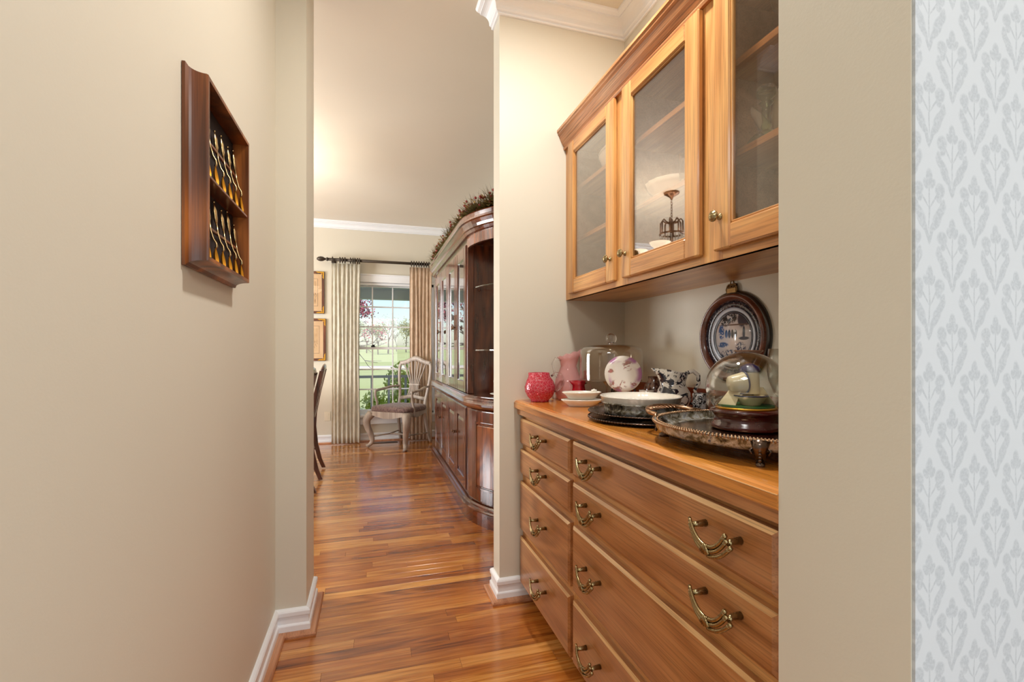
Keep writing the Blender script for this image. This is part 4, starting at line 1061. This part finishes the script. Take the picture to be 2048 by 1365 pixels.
MB().lathe([(0,-.062),(.012,-.058),(.024,-.04),(.029,-.015),(.026,.01),(.014,.032),(.011,.04),(.018,.048),(.024,.056),(.024,.062),(.014,.068),(.014,.11),(.0175,.115)],20,(0,0,0),axis='x',wob=lambda a,z:1+(.05*math.cos(8*a+z*120) if z<.03 else 0)).build('finial',M['iron'],T,loc=(-.565-.2,0,.002))
for x in (-.44,): MB().box((x-.008,YR,2.235),(x+.008,6.2,2.25),.002).lathe([(0,0),(.03,0),(.03,.008),(0,.008)],16,(x,6.192,2.243),axis='y').build('bracket',M['iron'],T,w=True)

# ------------------------------------------------------------------ pictures on the far wall
def picture(zc_,h,x1,label,seed):
    w_=.37; x0=x1-w_; T=thing('framed_picture',label,'picture',((x0+x1)/2,6.2,zc_)); y0=6.2
    f=MB(); t=.030; z0,z1=zc_-h/2,zc_+h/2
    f.box((x0,y0-.022,z0),(x0+t,y0-.001,z1),.003,0).box((x1-t,y0-.022,z0),(x1,y0-.001,z1),.003,0).box((x0+t,y0-.0218,z0),(x1-t,y0-.001,z0+t),.003,1).box((x0+t,y0-.0218,z1-t),(x1-t,y0-.001,z1),.003,1)
    f.build('frame',[M['mahog'],M['mahog_y']],T,w=True)
    MB().box((x0+t,y0-.010,z0+t),(x1-t,y0-.002,z1-t)).build('mat_board',M['mat'],T,w=True)
    c=MB(); 
    for (sx,sz) in ((0,0),(1,0),(0,1),(1,1)):
        bx=(x1-.006) if sx else (x0+.006); bz=(z1-.006) if sz else (z0+.006); dx=-1 if sx else 1; dz=-1 if sz else 1
        for (a,b_) in ((0,0),(1,0),(2,0),(3,0),(0,1),(0,2),(0,3),(1,1)):
            px,pz=bx+dx*a*.019,bz+dz*b_*.019
            c.box((px,y0-.0255,pz),(px+dx*.013,y0-.021,pz+dz*.013),.001)
        c.box((bx,y0-.024,bz),(bx+dx*.085,y0-.0205,bz+dz*.006),0); c.box((bx,y0-.024,bz),(bx+dx*.006,y0-.0205,bz+dz*.085),0)
    c.build('corner_ornament',M['gold'],T,w=True)
    ix0,ix1,iz0,iz1=x0+t+.04,x1-t-.045,z0+t+.06,z1-t-.06
    l=MB(); e=.0015
    l.box((ix0,y0-.0112,iz0),(ix1,y0-.010,iz0+e*2)).box((ix0,y0-.0112,iz1-e*2),(ix1,y0-.010,iz1)).box((ix0,y0-.0112,iz0),(ix0+e*2,y0-.010,iz1)).box((ix1-e*2,y0-.0112,iz0),(ix1,y0-.010,iz1))
    l.build('ruled_line',M['mahog_y'],T,w=True)
    MB().box((ix0+.02,y0-.0110,iz0+.03),(ix1-.02,y0-.0102,iz1-.03)).build('print',M['frame_art'],T,w=True)
    g=MB(); rr=random.Random(seed)
    for k in range(22):
        x=rr.uniform(ix0+.03,ix1-.01); z=iz0+.05+rr.uniform(0,.10); L=rr.uniform(.02,.06); d=rr.uniform(-.6,.6)
        g.add([(x-.0015,y0-.0116,z),(x+.0015,y0-.0116,z),(x+d*L,y0-.0116,z+L)],[(0,1,2)])
    g.build('grass_motif',M['chair_dark'],T,w=True,recalc=False)
    MB().box((x0+t-.002,y0-.0155,z0+t-.002),(x1-t+.002,y0-.0140,z1-t+.002)).build('glass_pane',M['pane'],T,w=True)
picture(1.856,.517,-.548,'framed print with gilt corners, upper of the pair beside the curtain',4)
picture(1.278,.518,-.531,'framed print with gilt corners, lower of the pair beside the curtain',5)
# outlet and floor vent
T=thing('wall_outlet','ivory duplex outlet low on the wall beside the pale curtain','outlet',(-.515,6.2,.335))
MB().box((-.035,-.005,-.057),(.035,0,.057),.002).build('cover_plate',M['plastic'],T)
for z in (-.02,.02): MB().box((-.014,-.0075,z-.012),(.014,-.005,z+.012),.002).build('socket',M['plastic'],T)
T=thing('floor_vent','brown metal floor register in front of the baseboard under the armchair','vent',(.165,6.05,0))
MB().box((-.155,-.045,0),(.155,.045,.004),.0015).build('rim',M['bronze'],T)
b=MB()
for k in range(26):
    if k==13: continue
    b.box((-.14+k*.0108,-.03,.004),(-.1355+k*.0108,.03,.0065))
stuff(b.build('louvres',M['black'],T))
b=thing('plate_easel','x','x'); bpy.data.objects.remove(b)

# ------------------------------------------------------------------ armchair
def armchair():
    # local: +y is the front, x right; origin under seat centre
    T=thing('armchair','limed wood armchair with wheat sheaf back and brocade seat before the window','chair',(.335,5.80,0),R(180-41))
    SW,SD=.27,.235; SH=.44
    def smooth(P,k=3):
        from mathutils import geometry
        out=[]
        for i in range(len(P)-1):
            a=Vector(P[max(0,i-1)]);b_=Vector(P[i]);c_=Vector(P[i+1]);d=Vector(P[min(len(P)-1,i+2)])
            for j in range(k):
                t=j/k; out.append(.5*((2*b_)+(-a+c_)*t+(2*a-5*b_+4*c_-d)*t*t+(-a+3*b_-3*c_+d)*t**3))
        out.append(Vector(P[-1])); return out
    for s in (-1,1):
        P=smooth([(s*SW*.93,SD*.9,.40),(s*(SW+.015),SD+.02,.33),(s*(SW+.01),SD+.015,.25),(s*(SW-.02),SD-.012,.15),(s*(SW-.03),SD-.02,.07),(s*(SW-.01),SD+.01,.03),(s*(SW+.005),SD+.03,.014)],3)
        n=len(P); rs=[]
        for i in range(n):
            t=i/(n-1); rs.append(.036*(1-t)**1.2+.017 if t<.8 else .0165+ .010*(t-.8)/.2)
        MB().tube(P,rs,10).build('leg',M['limed'],T)
        P=smooth([(s*.20,-SD+.01,.43),(s*.205,-SD,.30),(s*.215,-SD-.03,.14),(s*.23,-SD-.075,.016)],3)
        MB().tube(P,[.021]*len(P),8).build('leg',M['limed'],T)
        # back upright with serpentine line
        P=smooth([(s*.20,-SD+.01,.42),(s*.195,-SD-.005,.52),(s*.205,-SD-.03,.62),(s*.225,-SD-.045,.74),(s*.235,-SD-.055,.86),(s*.235,-SD-.064,.94),(s*.218,-SD-.070,.985)],3)
        MB().tube(P,[.021]*len(P),8,flat=.75).build('upright',M['limed'],T)
        # arm with post
        P=smooth([(s*.215,-SD-.055,.70),(s*.25,-.14,.695),(s*.275,-.02,.675),(s*.272,.10,.665),(s*.262,.135,.655)],3)
        a=MB().tube(P,[.013]*3+[.016]*(len(P)-3),8)
        a.tube(smooth([(s*.266,.13,.66),(s*.268,.125,.60),(s*.262,.10,.52),(s*.270,.09,.45),(s*.272,.09,.37)],3),.0145,8).build('arm',M['limed'],T)
    # crest rail (yoke shape)
    P=[]; n=20
    for i in range(n+1):
        u=-1+2*i/n; P.append((u*.228,-SD-.070-.01*(1-u*u),0.985+.060*math.exp(-(u*1.9)**2)))
    MB().tube(P,[.027+.006*math.exp(-((-1+2*i/n)*2)**2) for i in range(n+1)],8,flat=.65).build('crest_rail',M['limed'],T)
    for i in range(7):
        u=-1+2*i/6
        top=(u*.165,-SD-.072,1.00+.03*math.exp(-(u*1.6)**2)); mid=(u*.060,-SD-.05,.715); bot=(u*.085,-SD-.02,.565)
        MB().tube(smooth([top,(u*.115,-SD-.062,.86),mid,bot],3),.0095,6).build('spindle',M['limed'],T)
    MB().box((-.082,-SD-.072,.705),(.082,-SD-.036,.728),.005).build('sheaf_band',M['limed'],T)
    MB().tube([(-.198,-SD-.012,.545),(-.09,-SD-.015,.560),(0,-SD-.016,.575),(.09,-SD-.015,.560),(.198,-SD-.012,.545)],[.026,.022,.024,.022,.026],8,flat=.5).build('lower_rail',M['limed'],T)
    # seat apron with scalloped lower edge
    def apron(p0,p1,depth):
        b=MB(); vs=[];m_=16; p0=Vector(p0);p1=Vector(p1); d=(p1-p0).normalized(); nrm=Vector((-d.y,d.x,0))*.011
        for i in range(m_+1):
            t=i/m_; p=p0.lerp(p1,t); zb=.385-depth*math.sin(math.pi*t)**2+.0
            for s in (-1,1):
                vs.append((p.x+nrm.x*s,p.y+nrm.y*s,zb)); vs.append((p.x+nrm.x*s,p.y+nrm.y*s,.43))
        fs=[]
        for i in range(m_):
            a=i*4; c_=a+4
            fs+=[(a,c_,c_+1,a+1),(a+2,a+3,c_+3,c_+2),(a,a+2,c_+2,c_),(a+1,c_+1,c_+3,a+3)]
        fs+=[(0,1,3,2),(m_*4,m_*4+2,m_*4+3,m_*4+1)]
        b.add(vs,fs,0,False); b.build('apron',M['limed'],T)
    apron((-SW,SD,0),(SW,SD,0),.035); apron((-.21,-SD,0),(-SW,SD,0),.025); apron((SW,SD,0),(.21,-SD,0),.025); apron((.21,-SD,0),(-.21,-SD,0),.0)
    # cushion
    b=MB(); vs=[];nu=14; fs=[]
    for k,(sc_,z) in enumerate(((1.0,.425),(1.04,.437),(1.055,.455),(1.03,.475),(.95,.488),(.7,.498),(.3,.503),(0.001,.504))):
        for i in range(32):
            a=2*math.pi*i/32; x,y=sup(a,.275,.242,5); x*= (1-.11*(1-(y/.242+1)/2)); vs.append((x*sc_,y*sc_,z))
    for k in range(7):
        for i in range(32): j=(i+1)%32; fs.append((k*32+i,k*32+j,(k+1)*32+j,(k+1)*32+i))
    fs.append(tuple(range(32))[::-1]); b.add(vs,fs,0,True).build('seat_cushion',M['seatcloth'],T)
    for s in (-1,1): MB().tube([(s*(SW-.03),SD-.02,.13),(s*.15,0,.135),(s*.223,-SD-.035,.13)],.009,6).build('stretcher',M['limed'],T)
    MB().tube([(-.155,0,.135),(0,0,.14),(.155,0,.135)],[.008,.014,.008],6).build('stretcher',M['limed'],T)
armchair()

# ------------------------------------------------------------------ dining table and chairs
def dchair():
    # local: front is -x (towards table), back at +x; origin under seat centre
    T=thing('dining_chair','dark polished dining chair with tall raked back, farther of two by the table','chair',(0,0,0),0,'dining chairs along the table')
    for s in (-1,1):
        y=.225*s
        P=[(.335,y*1.02,.012),(.300,y,.10),(.265,y*.98,.25),(.245,y*.96,.42),(.255,y*.96,.55),(.295,y*.97,.75),(.345,y*.98,.965)]
        b=MB(); 
        vs=[];fs=[]; hw=[.017,.018,.020,.024,.021,.019,.018]
        for i,(x,yy,z) in enumerate(P):
            h=hw[i]; vs+= [(x-h,yy-.016,z),(x+h,yy-.016,z),(x+h,yy+.016,z),(x-h,yy+.016,z)]
        for i in range(len(P)-1):
            for k in range(4): l=(k+1)%4; fs.append((i*4+k,i*4+l,i*4+4+l,i*4+4+k))
        fs+=[(3,2,1,0),tuple(len(P)*4-4+k for k in range(4))]
        b.add(vs,fs).build('leg',M['chair_dark'],T)
        MB().tube([(-.205,.20*s,.43),(-.215,.205*s,.30),(-.20,.20*s,.12),(-.205,.205*s,.012)],[.028,.024,.018,.016],8).build('leg',M['chair_dark'],T)
    MB().box((-.23,-.235,.425),(.245,.235,.47),.008).build('seat_frame',M['chair_dark'],T)
    b=MB(); b.box((-.225,-.225,.468),(.225,.225,.51),.018).build('cushion',M['seatcloth'],T)
    MB().tube([(.342,-.235,.955),(.352,-.12,.985),(.356,0,.995),(.352,.12,.985),(.342,.235,.955)],[.02,.024,.026,.024,.02],8,flat=.6).build('crest_rail',M['chair_dark'],T)
    MB().add([(.262,-.05,.53),(.262,.05,.53),(.305,.035,.75),(.350,.075,.97),(.350,-.075,.97),(.305,-.035,.75),(.272,-.05,.53),(.272,.05,.53),(.315,.035,.75),(.360,.075,.97),(.360,-.075,.97),(.315,-.035,.75)],
        [(0,1,2,5),(5,2,3,4),(6,11,8,7),(11,10,9,8),(0,6,7,1),(1,7,8,2),(2,8,9,3),(3,9,10,4),(4,10,11,5),(5,11,6,0)]).build('splat',M['chair_dark'],T)
    for s in (-1,1): MB().tube([(-.20,.20*s,.16),(.275,.215*s,.20)],.009,6).build('stretcher',M['chair_dark'],T)
    return T
c1=dchair(); c1.location=(-.765,4.64,0); c1.rotation_euler=(0,0,R(2))
dup(c1,(-.775,3.80,0),R(-2),'dark polished dining chair mostly hidden behind the pier, nearer of two by the table')
T=thing('dining_table','dark mahogany dining table beneath the chandelier','table',(-1.17,4.3,0))
MB().box((-.56,-1.45,.715),(.56,1.50,.745),.008).build('tabletop',M['mahog_y'],T)
MB().box((-.46,-1.2,.64),(.46,1.2,.715),.004).build('apron',M['mahog_y'],T)
for x in (-.4,.4):
    for y in (-1.12,1.12): MB().tube([(x,y,.64),(x,y,.4),(x,y,.012)],[.035,.03,.022],10).build('leg',M['mahog'],T)
lat('ruffled_vase',[(0,0),(.035,0),(.030,.02),(.045,.05),(.040,.085),(.055,.10),(.052,.102),(.036,.086),(0,.03)],M['porc'],(-.665,5.70,.745),'small white ruffled vase on the far corner of the dining table','vase',wob=lambda a,z:1+(.08*math.cos(8*a) if z>.08 else 0))

# ------------------------------------------------------------------ chandelier (seen mirrored in the middle cabinet door)
T=thing('chandelier','bronze chandelier with crystal drops and lit glass bowls over the table','chandelier',(-1.155,4.08,CEIL))
MB().lathe([(0,-.075),(.012,-.07),(.02,-.05),(.05,-.03),(.075,-.015),(.078,-.002),(0,-.002)],28).build('canopy',M['bronze'],T)
b=MB()
for k in range(7):
    z=-.085-k*.028; P=[((.009*math.cos(a*math.pi/6) if k%2 else 0),(0 if k%2 else .009*math.cos(a*math.pi/6)),z+.018*math.sin(a*math.pi/6)) for a in range(12)]
    b.tube(P,.0028,6,closed=True)
b.build('chain',M['bronze'],T)
b=MB().tube([(0,0,-.27),(0,0,-.60)],[.012,.02],10)
b.tube([(.115*math.cos(a*math.pi/16),.115*math.sin(a*math.pi/16),-.42) for a in range(32)],.009,8,closed=True)
for k in range(8):
    a=k*math.pi/4; c_,s_=math.cos(a),math.sin(a); b.tube([(.02*c_,.02*s_,-.31),(.06*c_,.06*s_,-.30),(.09*c_,.09*s_,-.275),(.108*c_,.108*s_,-.30),(.11*c_,.11*s_,-.42)],.0075,6)
b.build('crown_frame',M['bronze'],T)
b=MB()
for k in range(20):
    a=k*math.pi/10; b.lathe([(0,0),(.006,-.02),(.004,-.10),(.007,-.14),(0,-.16)],6,(.112*math.cos(a),.112*math.sin(a),-.425))
b.build('crystal_drop',M['crystal'],T)
for k in range(5):
    a=R(36+72*k); c_,s_=math.cos(a),math.sin(a)
    MB().tube([(.02*c_,.02*s_,-.60),(.15*c_,.15*s_,-.66),(.28*c_,.28*s_,-.66),(.33*c_,.33*s_,-.63)],.008,8).build('arm',M['bronze'],T)
    MB().lathe([(.02,-.005),(.05,.005),(.085,.035),(.10,.06),(.097,.06),(.082,.038),(.048,.008),(0,0)],24,(.33*c_,.33*s_,-.625)).build('glass_bowl',M['shade'],T)
    light('chandelier_bulb','AREA',(-1.155+.33*c_,4.08+.33*s_,CEIL-.575),4.8,(1,.93,.84),.15,rot=(R(180),0,0),shape='DISK')

# pantry ceiling lamp; housings made up for the unseen kitchen fill lamps
T=thing('ceiling_light','flush round ceiling lamp over the pantry passage','light',(.58,1.22,CEIL))
MB().lathe([(0,-.03),(.08,-.03),(.09,-.02),(.09,0),(0,0)],32).build('housing',M['white'],T)

for x in (-1.15,1.45):
    T=thing('ceiling_light','flat unseen housing of an added kitchen fill lamp '+('on the spoon rack side' if x<0 else 'on the wallpaper side'),'light',(x,-.9,CEIL))
    MB().box((-.5,-.4,-.06),(.5,.4,0),.01).build('housing',M['white'],T)

# ------------------------------------------------------------------ outdoors
ter=MB(); vs=[];fs=[]
ys=[6.6,9.6,14,20,30,40,50,60,80,100,130,165,220]; xs=[-160,-90,-50,-25,-10,0,10,25,50,90,160]
def gz(y): return -.6 if y<55 else -.6+(y-55)*.028
for y in ys:
    for x in xs: vs.append((x,y,gz(y)+.12*math.sin(x*.1+y*.07)*(1 if y>20 else 0)))
for j in range(len(ys)-1):
    for i in range(len(xs)-1): a=j*len(xs)+i; fs.append((a,a+1,a+len(xs)+1,a+len(xs)))
stuff(tag(ter.add(vs,fs,0,True).build('grass',M['grass'],recalc=False),'mown green lawn rising to a low hill outside the window','lawn'))
struct(tag(MB().box((-160,49,-.62),(160,54,-.44)).build('road',M['road']),'pale road crossing the lawn','road'))
porch=struct(MB().box((-6,6.40,-.30),(6,9.7,-.16)).build('porch_floor',M['railgrey']))
pc=struct(MB().box((-6,6.40,2.34),(6,9.6,2.42)).box((-6,9.45,2.15),(6,9.62,2.42)).build('porch_ceiling',NT('porch_paint',srgb(232,236,236),.7).m))
T=thing('porch_railing','grey porch railing seen through the window','railing',(.3,9.5,-.16))
MB().box((-4,-.03,.78),(4,.03,.83),.006).build('top_rail',M['railgrey'],T); MB().box((-4,-.02,.07),(4,.02,.11),.004).build('bottom_rail',M['railgrey'],T)
for k in range(-12,13): MB().box((k*.32-.022+.035,-.02,.11),(k*.32+.022+.035,.02,.78),0).build('baluster',M['railgrey'],T)
def leafy(b,centre,rad,n,size,rnd,flat=1.0):
    for k in range(n):
        d=Vector((rnd.gauss(0,1),rnd.gauss(0,1),rnd.gauss(0,1))); d=d.normalized()*rnd.random()**.45
        p=Vector(centre)+Vector((d.x*rad[0],d.y*rad[1],d.z*rad[2])); u=Vector((rnd.uniform(-1,1),rnd.uniform(-1,1),rnd.uniform(-1,1))).normalized(); v=u.orthogonal().normalized()
        s=size*rnd.uniform(.6,1.3); b.add([p-u*s,p+v*s*.45,p+u*s,p-v*s*.45],[(0,1,2,3)])
rnd=random.Random(11)
def shrub(x,y,w_,h,n,label,sz=.05):
    T=thing('shrub',label,'shrub',(x,y,-.6)); b=MB()
    leafy(b,(0,0,h*.55),(w_,w_*.8,h*.5),n,sz,rnd); stuff(b.build('foliage',M['leaf'],T,recalc=False))
    s=MB()
    for k in range(7): s.tube([(0,0,0),(rnd.uniform(-.5,.5)*w_,rnd.uniform(-.4,.4)*w_,h*.5),(rnd.uniform(-.8,.8)*w_,rnd.uniform(-.6,.6)*w_,h*.92)],[.014,.009,.004],5)
    s.build('stem',M['bark'],T)
shrub(.62,10.2,.42,1.45,1300,'yellow green shrub behind the railing, centre of the window'); shrub(1.05,10.1,.20,1.85,420,'slim upright shrub poking above the railing beside the armchair'); shrub(.05,10.4,.30,.9,500,'low shrub behind the railing next to the pale curtain'); shrub(1.65,10.3,.40,1.4,800,'yellow green shrub behind the railing towards the lamplit curtain')
def branch(b,p,d,L,r,depth,tips,rnd,up=.2):
    q=p+d*L; m_=p+d*L*.5+Vector((rnd.uniform(-1,1),rnd.uniform(-1,1),rnd.uniform(-1,1)))*L*.07
    b.tube([p,m_,q],[r,r*.8,r*.6],5,caps=False)
    if depth==0: tips.append(q); return
    for k in range(rnd.choice((2,3))):
        nd=(d+Vector((rnd.uniform(-1,1),rnd.uniform(-1,1),rnd.uniform(-.6,.9)))*.62+Vector((0,0,up))).normalized()
        branch(b,q,nd,L*rnd.uniform(.62,.82),r*.6,depth-1,tips,rnd,up)
    tips.append(q)
def tree(x,y,h,label,leafm,nleaf,lsz,depth=4,seed=1,spread=None):
    rnd=random.Random(seed); T=thing('tree',label,'tree',(x,y,gz(y)-.05)); b=MB(); tips=[]
    branch(b,Vector((0,0,0)),Vector((.03,0,1)).normalized(),h*.30,h*.022,depth,tips,rnd)
    b.build('trunk',M['bark'],T,recalc=False); l=MB()
    for k in range(nleaf):
        p=rnd.choice(tips)+Vector((rnd.gauss(0,1),rnd.gauss(0,1),rnd.gauss(0,1)))*(spread or h*.075)
        u=Vector((rnd.uniform(-1,1),rnd.uniform(-1,1),rnd.uniform(-1,1))).normalized(); v=u.orthogonal().normalized(); s=lsz*rnd.uniform(.6,1.4)
        l.add([p-u*s,p+v*s*.6,p+u*s,p-v*s*.6],[(0,1,2,3)])
    stuff(l.build('foliage',leafm,T,recalc=False)); return T
def wx(px,y):
    r=(px-1024)/939.; S,C=.28763,.95775; return y*(S+r*C)/(C-r*S)
tree(wx(756,95),95,6.2,'willowy pale yellow tree on the hill, centre of the window',M['treeleaf'],700,.16,4,3)
tree(wx(776,100),100,8.6,'tall bare budding tree on the hill beside the yellow tree',M['treeleaf'],220,.12,5,5)
tree(wx(793,120),120,5.2,'small dark bare tree farther along the hill',M['bark'],160,.10,4,8)
tree(wx(812,110),110,7.2,'round pale olive tree on the hill near the lamplit curtain',M['treeleaf'],900,.17,4,13)
tree(wx(733,105),105,6.6,'thin grey budding tree on the hill next to the pale curtain',M['treeleaf'],300,.14,4,17)
tree(wx(836,125),125,7.4,'bushy tree on the hill hidden behind the lamplit curtain',M['treeleaf'],700,.17,4,19)
tree(wx(712,118),118,7.6,'budding tree on the hill hidden behind the pale curtain',M['treeleaf'],500,.17,4,23)
# blossoming crabapple close to the porch
T=thing('blossom_tree','crabapple tree with pink blossom reaching across the upper window panes','tree',(-2.35,12.2,-.62)); rnd=random.Random(31)
b=MB(); b.tube([(0,0,0),(.05,0,1.0),(.25,0,1.85)],[.10,.085,.07],8); tips=[]
for (d,L) in ((Vector((1,-.05,.30)),1.0),(Vector((.8,.1,.60)),.9),(Vector((.3,.2,1)),.8),(Vector((-.5,.1,.9)),.8),(Vector((1,.1,.12)),.9)):
    branch(b,Vector((.25,0,1.85)),d.normalized(),L,.035,3,tips,rnd,.05)
b.build('trunk',M['bark'],T,recalc=False)
l=MB(); lf=MB()
for p in tips:
    if p.z<2.15: continue
    for k in range(24):
        q=p+Vector((rnd.gauss(0,.075),rnd.gauss(0,.075),rnd.gauss(0,.075))); u=Vector((rnd.uniform(-1,1),rnd.uniform(-1,1),rnd.uniform(-1,1))).normalized(); v=u.orthogonal().normalized(); s=.031
        l.add([q-u*s,q+v*s*.7,q+u*s,q-v*s*.7],[(0,1,2,3)])
stuff(l.build('blossom',M['blossom'],T,recalc=False))
